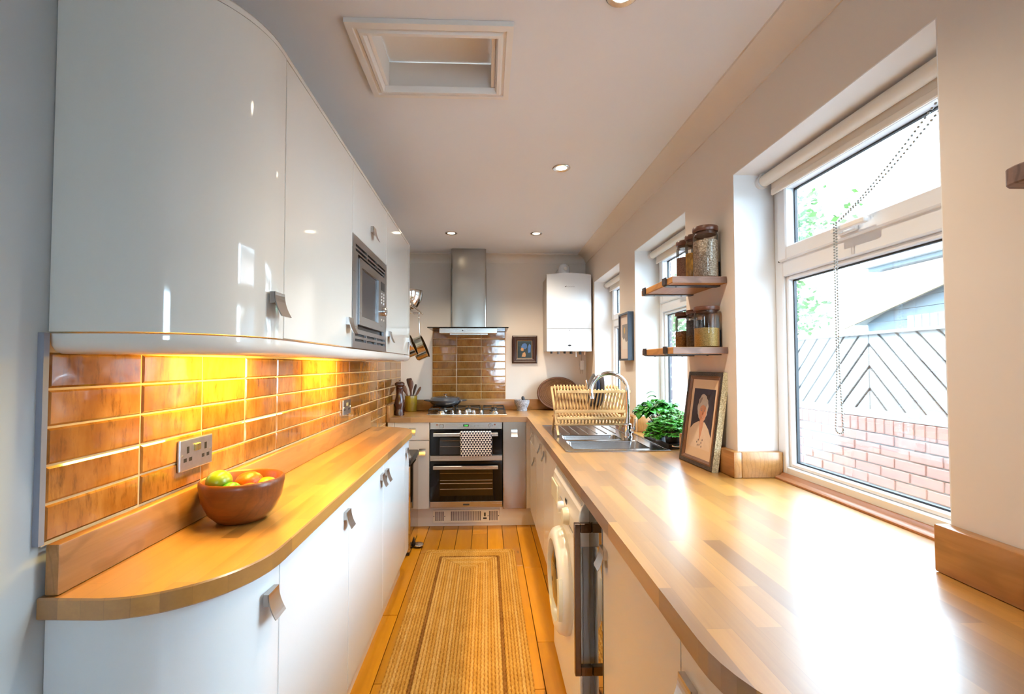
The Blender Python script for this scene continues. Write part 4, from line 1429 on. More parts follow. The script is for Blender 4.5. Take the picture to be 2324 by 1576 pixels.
# ------------------------------------------------------------------ boiler
t = thing('boiler', 'white wall-hung boiler in the far right corner', 'boiler', (0.725, 4.14, 1.43))
bx0, bx1, by = 0.527, 0.924, 3.985
B(bx0 + 0.004, bx1 - 0.004, by + 0.030, YB - 0.001, 1.436, 2.100).build('case', 'boiler_side', t, bevel=0.004)
def bowed(z0, z1, name, zc=0.0):
    pts = []
    for i in range(13):
        u = i / 12
        pts.append((bx0 + (bx1 - bx0) * u, by + 0.012 - 0.012 * sin(pi * u)))
    m = MB()
    n = len(pts)
    vs = []
    for p in pts:
        vs.append((p[0], p[1], z0))
    for i, p in enumerate(pts):
        vs.append((p[0], p[1], z1 + zc * sin(pi * i / 12)))
    for p in pts:
        vs.append((p[0], by + 0.030, z0))
    for i, p in enumerate(pts):
        vs.append((p[0], by + 0.030, z1 + zc * sin(pi * i / 12)))
    fs = []
    for i in range(n - 1):
        fs += [(i, i + 1, n + i + 1, n + i), (2 * n + i + 1, 2 * n + i, 3 * n + i, 3 * n + i + 1), (n + i, n + i + 1, 3 * n + i + 1, 3 * n + i), (i + 1, i, 2 * n + i, 2 * n + i + 1)]
    fs += [(0, n, 3 * n, 2 * n), (2 * n - 1, n - 1, 3 * n - 1, 4 * n - 1)]
    m.add(vs, fs)
    return m.build(name, 'boiler_white', t, smooth=30)
fp = bowed(1.6315, 2.113, 'front_panel', 0.014)
lp = bowed(1.430, 1.6285, 'lower_flap')
MB().prism([(0.685, 2.001), (0.690, 2.005), (0.700, 2.010), (0.703, 2.013), (0.700, 2.004), (0.692, 1.999)], by - 0.0012, by + 0.001, 'Y').build('emblem', 'print_dark', fp)
text('lettering', 'WORCESTER', 0.0125, (0.738, by - 0.0006, 2.003), FACE_BACK, 'print_grey', fp)
MB().lathe([(0.0155, -0.001), (0.013, -0.003)], (0.726, by + 0.001, 1.482), 20, 'Y').xf(Matrix.Translation((0, 0, 1.482)) @ Matrix.Diagonal((1, 1, 0.5, 1)) @ Matrix.Translation((0, 0, -1.482))).build('oval_light', 'print_dark', lp)
MB().lathe([(0.006, -0.001), (0.005, -0.002)], (0.726, by + 0.001, 1.617), 10, 'Y').build('catch', 'print_grey', lp)
fl = MB().lathe([(0.053, 2.095), (0.053, 2.180), (0.050, 2.200), (0.040, 2.222), (0.022, 2.234), (0.004, 2.238)], (0.703, 4.12, 0), 26)
fl.lathe([(0.050, 4.12), (0.050, YB - 0.001)], (0.703, 0, 2.178), 22, 'Y')
fo = fl.build('flue', 'boiler_white', t, smooth=50)
MB().lathe([(0.017, -0.048), (0.017, -0.056), (0.012, -0.060)], (0.708, 4.12, 2.180), 16, 'Y').build('test_cap', 'white_trim', fo, smooth=40)
for xx, ln, mt, r in ((0.578, 0.018, 'black_plastic', 0.010), (0.642, 0.022, 'print_grey', 0.014), (0.698, 0.018, 'black_plastic', 0.011), (0.756, 0.020, 'black_plastic', 0.013), (0.800, 0.048, 'white_plastic', 0.005), (0.838, 0.026, 'black_plastic', 0.012), (0.880, 0.030, 'pipe_copper', 0.007)):
    MB().lathe([(r, 1.4365), (r, 1.430 - ln)], (xx, 4.08, 0), 12).build('pipe_end', mt, t, smooth=50)
MB().tube([(0.850, 4.08, 1.42), (0.868, 4.16, 1.39), (0.888, 4.25, 1.365), (0.893, 4.285, 1.352)], 0.003, 6).build('cable', 'wire', t)
t = thing('spur_box', 'small white wired control box below the boiler', 'switch box', (0.897, YB, 1.262))
B(0.879, 0.916, YB - 0.030, YB - 0.0005, 1.262, 1.350).build('case', 'white_plastic', t, bevel=0.004, seg=2)
for xx in (0.890, 0.905):
    MB().tube([(xx, YB - 0.012, 1.262), (xx - 0.002, YB - 0.010, 1.225)], 0.002, 6).build('cable', 'wire', t)
# ------------------------------------------------------------------ right run units
XQ = 0.345
def right_unit(y0, y1, label, fronts, x=XQ):
    t = thing('base_cabinet', label, 'cabinet', (0.62, (y0 + y1) / 2, 0), 'cream base units on the right')
    sink = y0 < 3.125 and y1 > 2.21
    B(x + 0.019, XR - 0.002, y0 + 0.0015, y1 - 0.0015, 0.150, 0.70 if sink else 0.8495).build('carcass', 'carcass', t)
    for name, a, b, hy, hz in fronts:
        d = B(x, x + 0.018, y0 + 0.0018, y1 - 0.0018, a, b).build(name, 'satin_cream', t, bevel=0.0015)
        if hy is not None:
            handle(d, x, hy, hz, RIGHT)
    B(0.410, 0.426, y0, y1, 0.0, 0.1495).build('plinth', 'satin_cream', t)
    return t
right_unit(3.215, 3.660, 'cream drawer and door unit in the far right corner', [('drawer', 0.706, 0.848, 3.42, 0.800), ('door', 0.150, 0.701, 3.255, 0.650)])
right_unit(2.790, 3.2135, 'cream base unit under the draining board', [('door', 0.150, 0.848, 2.905, 0.805)])
right_unit(2.185, 2.7885, 'cream base unit under the sink bowls', [('door', 0.150, 0.848, 2.690, 0.800)])
right_unit(0.815, 1.366, 'cream base unit nearest the camera on the right, beside the wine cooler', [('door', 0.150, 0.848, 1.338, 0.775)])
t = thing('base_cabinet', 'curved cream base unit at the near end of the right run', 'cabinet', (0.62, 0.62, 0), 'cream base units on the right')
p = [(XQ, 0.8135)] + arc(XQ + 0.24, 0.72, 0.24, 0.24, pi, 1.5 * pi, 12) + [(XR - 0.002, 0.48)]
MB().strip(p, 0.150, 0.848, 0.018).build('door', 'satin_cream', t, smooth=40)
handle(t.children[-1], XQ, 0.776, 0.775, RIGHT)
MB().prism([(XQ + 0.03, 0.8135), (XQ + 0.03, 0.74), (XQ + 0.22, 0.52), (XR - 0.002, 0.52), (XR - 0.002, 0.8135)], 0.0, 0.8495).build('carcass', 'carcass', t)

# washing machine
t = thing('washing_machine', 'white front-loading washing machine under the right worktop', 'washing machine', (0.62, 1.85, 0))
wy0, wy1, wx = 1.552, 2.148, 0.310
B(wx + 0.012, XR - 0.03, wy0 + 0.002, wy1 - 0.002, 0.012, 0.838).build('cabinet', 'washer_side_shaded', t, bevel=0.004)
B(wx, wx + 0.014, wy0, wy1, 0.020, 0.690).build('front_panel', 'washer_white', t, bevel=0.006, seg=2)
pr = [(wx + 0.014, 0.692), (wx - 0.004, 0.692), (wx - 0.004, 0.760), (wx + 0.004, 0.812), (wx + 0.018, 0.840), (wx + 0.04, 0.840), (wx + 0.04, 0.692)]
fa = MB().prism(pr, wy0, wy1, 'Y').build('fascia', 'washer_white', t, bevel=0.004, seg=2)
B(wx - 0.010, wx - 0.003, 1.972, 2.140, 0.705, 0.788).build('detergent_drawer', 'washer_cream', fa, bevel=0.006, seg=2)
for yy, r, mt in ((1.845, 0.024, 'washer_white'), (1.735, 0.032, 'washer_cream')):
    MB().lathe([(r, -0.004), (r, -0.012), (r * 0.85, -0.026), (r * 0.7, -0.028)], (wx, yy, 0.738), 24, 'X').build('knob', mt, fa, smooth=40)
B(wx - 0.0052, wx - 0.0035, 1.765, 1.795, 0.772, 0.790).build('display', 'black_plastic', fa)
bm2 = shared(MB().box(-0.0015, 0.0005, -0.004, 0.004, -0.0025, 0.0025), 'marking', 'print_grey')
for k in range(7):
    inst('marking', bm2, fa, (wx - 0.0042, 1.905 - 0.010 * k, 0.762))
    inst('marking', bm2, fa, (wx - 0.0042, 1.700 - 0.010 * k, 0.712))
for k in range(5):
    inst('marking', bm2, fa, (wx - 0.0042, 1.800 - 0.012 * k, 0.706))
DC = (wx, 1.850, 0.452)
do = MB().lathe([(0.198, 0.0), (0.200, -0.012), (0.192, -0.034), (0.176, -0.046), (0.150, -0.048), (0.142, -0.036), (0.140, -0.006)], DC, 48, 'X').build('door', 'washer_white', t, smooth=45)
MB().lathe([(0.140, -0.020), (0.120, -0.034), (0.07, -0.046), (0.01, -0.049), (0.01, -0.040), (0.136, -0.010)], DC, 40, 'X').build('glass', 'dark_mirror', do, smooth=60)
m = MB()
rr = []
for k in range(12):
    a = pi + 0.42 - 0.84 * k / 11
    rr.append([(DC[0] - 0.047 + dx, DC[1] + r * cos(a), DC[2] + r * sin(a)) for r, dx in ((0.156, 0.002), (0.190, 0.010), (0.188, -0.004), (0.158, -0.006))])
m.rings(rr)
m.build('door_grip', 'washer_cream', do, smooth=40)

# slim wine cooler
t = thing('wine_cooler', 'slim mirrored wine cooler with a tall bronze bar handle', 'wine cooler', (0.62, 1.455, 0))
cy0, cy1, cxf = 1.3695, 1.5415, 0.343
B(cxf + 0.03, XR - 0.05, cy0 + 0.002, cy1 - 0.002, 0.010, 0.846).build('cabinet', 'black_plastic', t)
d = B(cxf, cxf + 0.028, cy0, cy1, 0.10, 0.846).build('door', 'dark_mirror', t, bevel=0.001)
m = B(0.2855, 0.305, 1.496, 1.516, 0.300, 0.790)
m.box(0.305, cxf - 0.0005, 1.496, 1.516, 0.300, 0.330)
m.box(0.305, cxf - 0.0005, 1.496, 1.516, 0.760, 0.790)
m.build('bar_handle', 'bronze', d, bevel=0.002)
B(cxf + 0.02, cxf + 0.032, cy0, cy1, 0.0, 0.098).build('plinth_grille', 'black_plastic', t)

# ------------------------------------------------------------------ sink
t = thing('kitchen_sink', 'stainless one and a half bowl sink with draining grooves', 'sink', (0.635, 2.66, WT))
zt = WT + 0.004
bowls = [(0.428, 0.815, 2.255, 2.490), (0.430, 0.755, 2.530, 2.690)]
def sheet_with_holes(x0, x1, y0, y1, holes, z0, z1):
    xs = sorted({x0, x1} | {h[0] for h in holes} | {h[1] for h in holes})
    ys = sorted({y0, y1} | {h[2] for h in holes} | {h[3] for h in holes})
    m = MB()
    for i in range(len(xs) - 1):
        for j in range(len(ys) - 1):
            a, b = (xs[i] + xs[i + 1]) / 2, (ys[j] + ys[j + 1]) / 2
            if any(h[0] < a < h[1] and h[2] < b < h[3] for h in holes):
                continue
            m.box(xs[i], xs[i + 1], ys[j], ys[j + 1], z0, z1)
    return m
m = sheet_with_holes(0.378, 0.892, 2.190, 3.138, bowls, WT + 0.0008, zt)
m.build('deck', 'sink_steel', t)
m = MB()
rr = 0.006
for q in ((0.378, 0.892, 2.190, 2.202), (0.378, 0.892, 3.126, 3.138), (0.378, 0.390, 2.202, 3.126), (0.880, 0.892, 2.202, 3.126)):
    m.box(*q, zt, zt + 0.0025)
m.build('rim', 'sink_steel', t, bevel=0.0015)
for (a, b, c, d), dp in zip(bowls, (0.165, 0.110)):
    def rr_(x0, x1, y0, y1, r, z):
        return [(p[0], p[1], z) for p in arc(x1 - r, y1 - r, r, r, 0, pi / 2, 4) + arc(x0 + r, y1 - r, r, r, pi / 2, pi, 4) + arc(x0 + r, y0 + r, r, r, pi, 1.5 * pi, 4) + arc(x1 - r, y0 + r, r, r, 1.5 * pi, 2 * pi, 4)]
    rings = [rr_(a, b, c, d, 0.012, zt + 0.001), rr_(a, b, c, d, 0.030, zt - 0.006), rr_(a + 0.010, b - 0.010, c + 0.010, d - 0.010, 0.040, zt - dp + 0.02), rr_(a + 0.03, b - 0.03, c + 0.03, d - 0.03, 0.04, zt - dp)]
    m = MB()
    n = len(rings[0])
    vs = [p for r in rings for p in r]
    fs = []
    for i in range(3):
        for k in range(n):
            l = (k + 1) % n
            fs.append((i * n + k, i * n + l, (i + 1) * n + l, (i + 1) * n + k))
    fs.append(tuple(3 * n + k for k in range(n)))
    m.add(vs, fs)
    bo = m.build('bowl', 'sink_steel', t, smooth=50)
    MB().lathe([(0.032, 0.0005), (0.030, 0.002), (0.012, 0.001)], ((a + b) / 2, (c + d) / 2, zt - dp), 20).build('waste', 'chrome', bo, smooth=50)
rid = shared(MB().tube([(0, 0, 0), (0, 0.34, 0)], 0.0032, 6), 'drain_ridge', 'sink_steel', smooth=60)
for k in range(8):
    inst('drain_ridge', rid, t, (0.440 + 0.056 * k, 2.745, zt + 0.001))

# mixer tap
t = thing('mixer_tap', 'chrome swan-neck mixer tap beside the half bowl', 'tap', (0.815, 2.625, zt + 0.0005))
tx, ty, tz = 0.815, 2.625, zt + 0.0005
bo = MB().lathe([(0.027, 0.0), (0.027, 0.006), (0.023, 0.010), (0.023, 0.072), (0.016, 0.078)], (tx, ty, tz), 24).build('body', 'chrome', t, smooth=45)
pts = [(tx, ty, tz + 0.075), (tx, ty, tz + 0.16), (tx, ty, tz + 0.24)]
R_ = 0.108
for i in range(1, 17):
    a = i / 16 * 1.06 * pi
    pts.append((tx - R_ + R_ * cos(a), ty - 0.012 * i / 16, tz + 0.262 + R_ * sin(a) * 0.98))
pts.append((pts[-1][0] + 0.004, ty - 0.012, pts[-1][2] - 0.020))
MB().tube(pts, 0.0125, 14).build('spout', 'chrome', t, smooth=60)
m = MB().tube([(tx, ty, tz + 0.040), (tx + 0.030, ty - 0.02, tz + 0.040)], 0.015, 14)
m.tube([(tx + 0.030, ty - 0.02, tz + 0.040), (tx + 0.033, ty - 0.024, tz + 0.105)], [0.008, 0.0055], 10)
m.build('lever', 'chrome', t, smooth=60)

# ------------------------------------------------------------------ folding bamboo dish rack
t = thing('dish_rack', 'folding bamboo dish rack standing on the draining board', 'dish rack', (0.63, 2.80, zt + 0.004))
rx0, rx1 = 0.408, 0.846
zf = zt + 0.0045
cr = (2.775, 1.028)                  # crossing line in (y, z)
ends = {'front_foot': (2.655, zf), 'back_foot': (2.880, zf), 'front_top': (2.672, 1.152), 'back_top': (2.925, 1.165)}
def bar(m, p, q, w=0.012, th=0.008):
    """square bar between two points in a YZ plane slice"""
    p, q = Vector(p), Vector(q)
    d = (q - p).normalized()
    s = Vector((1, 0, 0)) if abs(d.x) < 0.9 else Vector((0, 0, 1))
    s = (s - d * s.dot(d)).normalized()
    n = d.cross(s)
    vs = []
    for e in (p, q):
        vs += [e + s * a * w / 2 + n * b * th / 2 for a, b in ((-1, -1), (1, -1), (1, 1), (-1, 1))]
    m.add(vs, [(0, 1, 2, 3), (7, 6, 5, 4)] + [(i, 4 + i, 4 + (i + 1) % 4, (i + 1) % 4) for i in range(4)])
    return m
for xx in (rx0 + 0.006, rx1 - 0.006):
    for a, b in (('front_foot', 'back_top'), ('back_foot', 'front_top')):
        bar(MB(), (xx, *ends[a]), (xx, *ends[b]), 0.012, 0.012).build('leg', 'bamboo', t)
def rail(y, z, w=0.018, th=0.010):
    MB().box(rx0, rx1, y - th / 2, y + th / 2, z - w / 2, z + w / 2).build('rail', 'bamboo', t, bevel=0.002)
rail(*ends['front_top'], 0.016, 0.014)
rail(*ends['back_top'], 0.016, 0.014)
rail(cr[0] - 0.008, cr[1], 0.020, 0.016)
rail(2.668, 0.996, 0.014, 0.014)
rail(2.700, 0.958, 0.014, 0.014)
rail(2.872, 0.990, 0.014, 0.014)
nsl = 20
def sl(p, q):
    mb = bar(MB(), (0, *p), (0, *q), 0.008, 0.010)
    return shared(mb, 'slat', 'bamboo')
s_list = [sl((ends['front_top'][0] - 0.003, ends['front_top'][1] + 0.012), (cr[0] - 0.006, cr[1] + 0.004)),
          sl((ends['back_top'][0] + 0.003, ends['back_top'][1] + 0.014), (cr[0] + 0.000, cr[1] + 0.004)),
          sl((2.666, 1.008), (2.704, 0.955)),
          sl((2.874, 1.002), (2.716, 0.955))]
for k in range(nsl):
    xx = rx0 + 0.026 + (rx1 - rx0 - 0.052) * k / (nsl - 1)
    for me in s_list:
        inst('slat', me, t, (xx, 0, 0))

def plate(x, label, r, mat, tilt):
    m = MB().lathe([(r * 0.45, -0.004), (r * 0.8, 0.0), (r, 0.010), (r, 0.013), (r * 0.8, 0.005), (r * 0.45, 0.002), (0.004, 0.002)], (0, 0, 0), 32, 'X')
    m.xf(Matrix.Translation((x, 2.795, 1.051 + r * 1.0)) @ Matrix.Rotation(tilt, 4, 'Y'))
    m.build('plate', mat, smooth=50, label=label, category='plate', group='plates in the rack')
plate(0.636, 'dark grey plate standing furthest left in the dish rack', 0.104, 'plate_grey', 0.10)
plate(0.660, 'dark blue plate standing between two grey plates in the rack', 0.092, 'plate_blue', 0.10)
plate(0.684, 'dark grey plate standing furthest right in the dish rack', 0.104, 'plate_grey', 0.10)
t = thing('spatula', 'spatula with a steel tipped black handle leaning in the dish rack', 'spatula', (0.645, 2.79, 1.05))
MB().tube([(0.632, 2.755, 1.060), (0.612, 2.755, 1.165)], [0.008, 0.010], 10, sq=0.6).build('grip', 'black_plastic', t, smooth=60)
MB().tube([(0.612, 2.755, 1.165), (0.600, 2.755, 1.218)], [0.0125, 0.011], 10, sq=0.6).build('end_cap', 'chrome', t, smooth=60)

# ------------------------------------------------------------------ herbs on a tray by the sink
tray = thing('herb_tray', 'low black tray with a steel handle under the herb pots', 'tray', (0.97, 2.42, WT + 0.0005))
tz0 = WT + 0.0008
m = MB().box(0.905, 1.060, 2.255, 2.610, tz0, tz0 + 0.006)
m.box(0.905, 0.911, 2.255, 2.610, tz0 + 0.006, tz0 + 0.024)
m.box(1.054, 1.060, 2.255, 2.610, tz0 + 0.006, tz0 + 0.024)
m.box(0.911, 1.054, 2.255, 2.261, tz0 + 0.006, tz0 + 0.024)
m.box(0.911, 1.054, 2.604, 2.610, tz0 + 0.006, tz0 + 0.024)
m.build('tray_body', 'pot_black', tray)
MB().tube([(0.925, 2.2545, tz0 + 0.014), (0.930, 2.240, tz0 + 0.014), (1.00, 2.238, tz0 + 0.014), (1.005, 2.2545, tz0 + 0.014)], 0.006, 8).build('handle', 'chrome', tray, smooth=60)
def herb_pot(name, label, x, y, h=0.095, r=0.048):
    z = tz0 + 0.0065
    t = thing(name, label, 'herb plant', (x, y, z), 'herb pots')
    MB().lathe([(r * 0.78, 0.0), (r, h), (r * 1.05, h), (r * 1.05, h - 0.008), (r * 0.98, h - 0.008)], (x, y, z), 20).lathe([(0.004, h - 0.012), (r * 0.95, h - 0.012), (r * 0.95, h - 0.016)], (x, y, z), 20).build('pot', 'pot_black', t, smooth=40)
    return t, z + h - 0.012
def basil_leaf(l, w):
    """cupped pointed leaf along +X"""
    m = MB()
    n = 6
    vs, fs = [], []
    for i in range(n + 1):
        u = i / n
        hw = w * sin(pi * min(1, u * 0.92 + 0.05)) ** 0.8 * (1 - 0.25 * u)
        dz = 0.18 * l * sin(pi * u) - 0.30 * l * u * u
        for s, cz in ((-1, 0.0), (-0.5, 0.10), (0, -0.06), (0.5, 0.10), (1, 0.0)):
            vs.append((l * u, hw * s, dz + cz * w))
    for i in range(n):
        for k in range(4):
            a = i * 5 + k
            fs.append((a, a + 1, a + 6, a + 5))
    m.add(vs, fs)
    return shared(m, 'leaf', 'leaf_basil', smooth=70)
t, zs = herb_pot('basil_plant', 'bushy basil plant with large glossy leaves by the sink', 0.955, 2.535)
lv = [basil_leaf(0.052, 0.021), basil_leaf(0.042, 0.018), basil_leaf(0.030, 0.013)]
random.seed(3)
stems = MB()
for k in range(26):
    a = k * 2.399
    d = 0.012 + 0.088 * sqrt((k + 0.5) / 26)
    tip = Vector((0.950 + d * cos(a) * 1.15, 2.525 + d * sin(a) * 1.0, zs + 0.150 - 0.75 * d + random.uniform(-0.015, 0.015)))
    if tip.x > 1.045:
        tip.x = 1.045
    root = Vector((0.955 + 0.02 * cos(a), 2.535 + 0.02 * sin(a), zs))
    mid = (root + tip) / 2 + Vector((0, 0, 0.02))
    stems.tube([root, mid, tip], 0.0016, 5)
    for q in range(8):
        aa = a + q * 2.4 + random.uniform(-0.4, 0.4)
        me = lv[0] if q < 4 else lv[1] if q < 6 else lv[2]
        base = tip if q > 4 else mid.lerp(tip, 0.35 + 0.15 * q)
        if base.x + 0.05 * cos(aa) > 1.085:
            aa = pi - aa
        inst('leaf', me, t, base, rot=(random.uniform(-0.3, 0.3), random.uniform(-0.35, 0.35), aa))
for q in range(3):
    inst('leaf', lv[0], t, (0.925, 2.47, zs + 0.172 - 0.02 * q), rot=(0.1, -0.2, pi + 0.7 * q - 0.6))
stems.build('stems', 'stem', t)
def frilly(t, cx, cyy, zs, n, spread, hgt, mat, size, droop=0.0, seed=1):
    random.seed(seed)
    m = MB()
    st = MB()
    for k in range(n):
        a = random.uniform(0, 2 * pi)
        d = spread * sqrt(random.random())
        h = hgt * (1 - 0.45 * (d / spread) ** 2) * random.uniform(0.75, 1.1) - droop * (d / spread) ** 2
        tip = Vector((cx + d * cos(a), cyy + d * sin(a), max(zs + h, WT + 0.025)))
        if tip.x > 1.07:
            tip.x = 1.07
        root = Vector((cx + 0.2 * d * cos(a), cyy + 0.2 * d * sin(a), zs))
        if k % 2 == 0:
            st.tube([root, (root + tip) / 2 + Vector((0, 0, 0.018)), tip], 0.0010, 4)
        for q in range(3):
            aa = a + (q - 1) * 1.1 + random.uniform(-0.3, 0.3)
            s = size * random.uniform(0.75, 1.25)
            u = Vector((cos(aa), sin(aa), random.uniform(-0.5, 0.2))).normalized()
            w = u.cross(Vector((random.uniform(-0.4, 0.4), random.uniform(-0.4, 0.4), 1))).normalized()
            nn = u.cross(w)
            P = lambda f, g, e=0: tip + u * s * f + w * s * g + nn * s * e
            m.add([P(0, 0), P(0.35, 0.28), P(0.45, 0.60), P(0.75, 0.42), P(1.0, 0.55), P(1.05, 0.15, 0.1), P(1.25, 0.0, 0.15), P(1.05, -0.15, 0.1), P(1.0, -0.55), P(0.75, -0.42), P(0.45, -0.60), P(0.35, -0.28)],
                  [(0, 1, 3, 5, 7, 9, 11), (1, 2, 3), (3, 4, 5), (5, 6, 7), (7, 8, 9), (9, 10, 11)])
    st.build('stems', 'stem', t)
    m.build('foliage', mat, t, kind='stuff')
t, zs = herb_pot('parsley_plant', 'flat-leaf parsley with bright green leaves spilling over the sink edge', 0.960, 2.325, h=0.075)
frilly(t, 0.925, 2.325, zs, 210, 0.105, 0.085, 'leaf_parsley', 0.019, 0.055, 5)
t, zs = herb_pot('coriander_plant', 'pale feathery herb in a black pot behind the portrait frame', 1.012, 2.425, h=0.085)
frilly(t, 1.005, 2.405, zs, 260, 0.080, 0.100, 'leaf_pale', 0.011, 0.03, 9)

# ------------------------------------------------------------------ leaning portrait
t = thing('portrait_frame', 'framed portrait drawing of a grey haired person leaning on the wall', 'picture', (0.865, 1.887, WT + 0.0008))
fw_, fh_, ft_ = 0.268, 0.394, 0.026
ang = math.atan2(0.055, 0.390)
# local frame: u to the right as seen (towards the camera), v up, w out of the picture
U = Vector((0.017, -0.267, 0)).normalized()
Wd = Vector((-cos(ang), 0, sin(ang)))
Wd = (Wd - U * Wd.dot(U)).normalized()
V = U.cross(Wd) * -1
if V.z < 0:
    V = -V
O = Vector((0.855, 2.020, WT + 0.0012)) 
PM = Matrix(((U.x, V.x, Wd.x, O.x), (U.y, V.y, Wd.y, O.y), (U.z, V.z, Wd.z, O.z), (0, 0, 0, 1)))
def ring_frame(x0, x1, y0, y1, prof):
    m = MB()
    rings = []
    for (cx, cyy, sx, sy) in ((x0, y0, 1, 1), (x1, y0, -1, 1), (x1, y1, -1, -1), (x0, y1, 1, -1)):
        rings.append([(cx + sx * i, cyy + sy * i, d) for i, d in prof])
    return m.rings(rings, closed=True)
ring_frame(0, fw_, 0, fh_, [(0.001, -ft_), (0.001, -0.001), (0.004, 0.0), (0.017, -0.001), (0.017, -ft_)]).xf(PM).build('outer_frame', 'frame_speckle', t)
ring_frame(0, fw_, 0, fh_, [(0.017, -ft_ + 0.002), (0.017, -0.002), (0.024, 0.0005), (0.033, -0.006), (0.033, -ft_ + 0.002)]).xf(PM).build('inner_frame', 'frame_brown', t)
m = MB().box(fw_ - 0.001, fw_ + 0.0008, 0, fh_, -ft_, -0.001)
m.xf(PM).build('gilt_edge', 'frame_gold', t)
B(0.030, fw_ - 0.030, 0.030, fh_ - 0.030, -0.012, -0.009).xf(PM).build('mount', 'mat_cream', t)
a0, a1, b0, b1 = 0.054, fw_ - 0.050, 0.072, fh_ - 0.072
art = B(a0, a1, b0, b1, -0.009, -0.0086).xf(PM).build('drawing', 'paint_shirt', t)
def patch(name, pts, mat, d):
    pp = [(a0 + (a1 - a0) * u, b0 + (b1 - b0) * v) for u, v in pts]
    m = MB().prism(pp, -0.0086, -0.0086 + d, 'Z')
    m.xf(PM)
    return m.build(name, mat, art)
patch('dark_ground', [(0, 0.30), (0, 1), (1, 1), (1, 0.22), (0.86, 0.34), (0.66, 0.44), (0.36, 0.44), (0.14, 0.38)], 'paint_night', 0.0003)
patch('shirt', [(0.0, 0.0), (0.0, 0.30), (0.14, 0.385), (0.36, 0.445), (0.66, 0.445), (0.86, 0.345), (0.98, 0.22), (0.98, 0.0)], 'paint_shirt', 0.0004)
hair = [(0.50 + 0.255 * cos(a) * (1.0 if sin(a) > 0 else 0.92), 0.655 + (0.255 if sin(a) > 0 else 0.20) * sin(a)) for a in [2 * pi * i / 28 for i in range(28)]]
hair = [(u + 0.012 * sin(9 * i), v + 0.010 * cos(7 * i)) for i, (u, v) in enumerate(hair)]
patch('hair', hair, 'paint_hair', 0.0005)
patch('neck', [(0.42, 0.50), (0.60, 0.50), (0.60, 0.38), (0.56, 0.26), (0.50, 0.12), (0.46, 0.26), (0.42, 0.38)], 'paint_skin', 0.0006)
patch('face', [(0.52 + 0.165 * cos(a), 0.605 + 0.165 * sin(a)) for a in [2 * pi * i / 24 for i in range(24)]], 'paint_skin', 0.0007)
patch('fringe', [(0.34, 0.72), (0.42, 0.80), (0.56, 0.83), (0.68, 0.76), (0.70, 0.66), (0.62, 0.71), (0.50, 0.735), (0.40, 0.70), (0.345, 0.62)], 'paint_hair', 0.0009)
patch('hair_shade', [(0.30, 0.72), (0.34, 0.84), (0.46, 0.86), (0.40, 0.78)], 'paint_hair_dark', 0.0010)
for u in (0.455, 0.60):
    patch('eye', [(u + 0.032 * cos(a), 0.635 + 0.012 * sin(a)) for a in [2 * pi * i / 10 for i in range(10)]], 'paint_hair_dark', 0.0010)
    patch('brow', [(u - 0.04, 0.660), (u, 0.672), (u + 0.04, 0.660), (u, 0.664)], 'paint_hair_dark', 0.0010)
patch('nose', [(0.53, 0.63), (0.555, 0.575), (0.535, 0.563), (0.505, 0.57)], 'paint_skin_dark', 0.0010)
patch('mouth', [(0.465, 0.532), (0.53, 0.520), (0.595, 0.535), (0.53, 0.505)], 'paint_skin_dark', 0.0010)
patch('mouth_teeth', [(0.485, 0.530), (0.53, 0.521), (0.578, 0.531), (0.53, 0.514)], 'paint_white', 0.0012)
for i, (u, v) in enumerate(((0.40, 0.10), (0.46, 0.14), (0.44, 0.05), (0.60, 0.10), (0.64, 0.15), (0.62, 0.04), (0.52, 0.06))):
    patch('pattern_mark', [(u - 0.018, v), (u, v + 0.022), (u + 0.018, v), (u, v - 0.022)], 'paint_night', 0.0006)

# navy box frame on the wall between the two far windows
t = thing('navy_frame', 'deep navy box frame with a grey print between the two far windows', 'picture', (XR, 3.0, 1.338))
fx, f0, f1, g0, g1 = 0.904, 2.889, 3.100, 1.339, 1.655
PM2 = Matrix(((0, 0, -1, fx), (-1, 0, 0, f1), (0, 1, 0, g0), (0, 0, 0, 1)))
ww, hh = f1 - f0, g1 - g0
ring_frame(0, ww, 0, hh, [(0.0, -(XR - fx) + 0.0006), (0.0, 0.0), (0.012, 0.0), (0.012, -(XR - fx) + 0.0006)]).xf(PM2).build('frame', 'frame_navy', t)
B(0.012, ww - 0.012, 0.012, hh - 0.012, -0.014, -0.012).xf(PM2).build('mount', 'mat_pale', t)
a = B(0.05, ww - 0.05, 0.075, hh - 0.075, -0.012, -0.0115).xf(PM2).build('print', 'paint_white', t)
MB().prism([(0.05, 0.16), (0.05, hh - 0.075), (ww - 0.05, hh - 0.075), (ww - 0.05, 0.13), (0.13, 0.12), (0.10, 0.15), (0.08, 0.14)], -0.0115, -0.0112).xf(PM2).build('ink_area', 'paint_grey', a)
MB().prism([(0.10 + 0.016 * cos(q), 0.20 + 0.022 * sin(q)) for q in [2 * pi * i / 12 for i in range(12)]], -0.0112, -0.0109).xf(PM2).build('ink_spot', 'paint_gold', a)

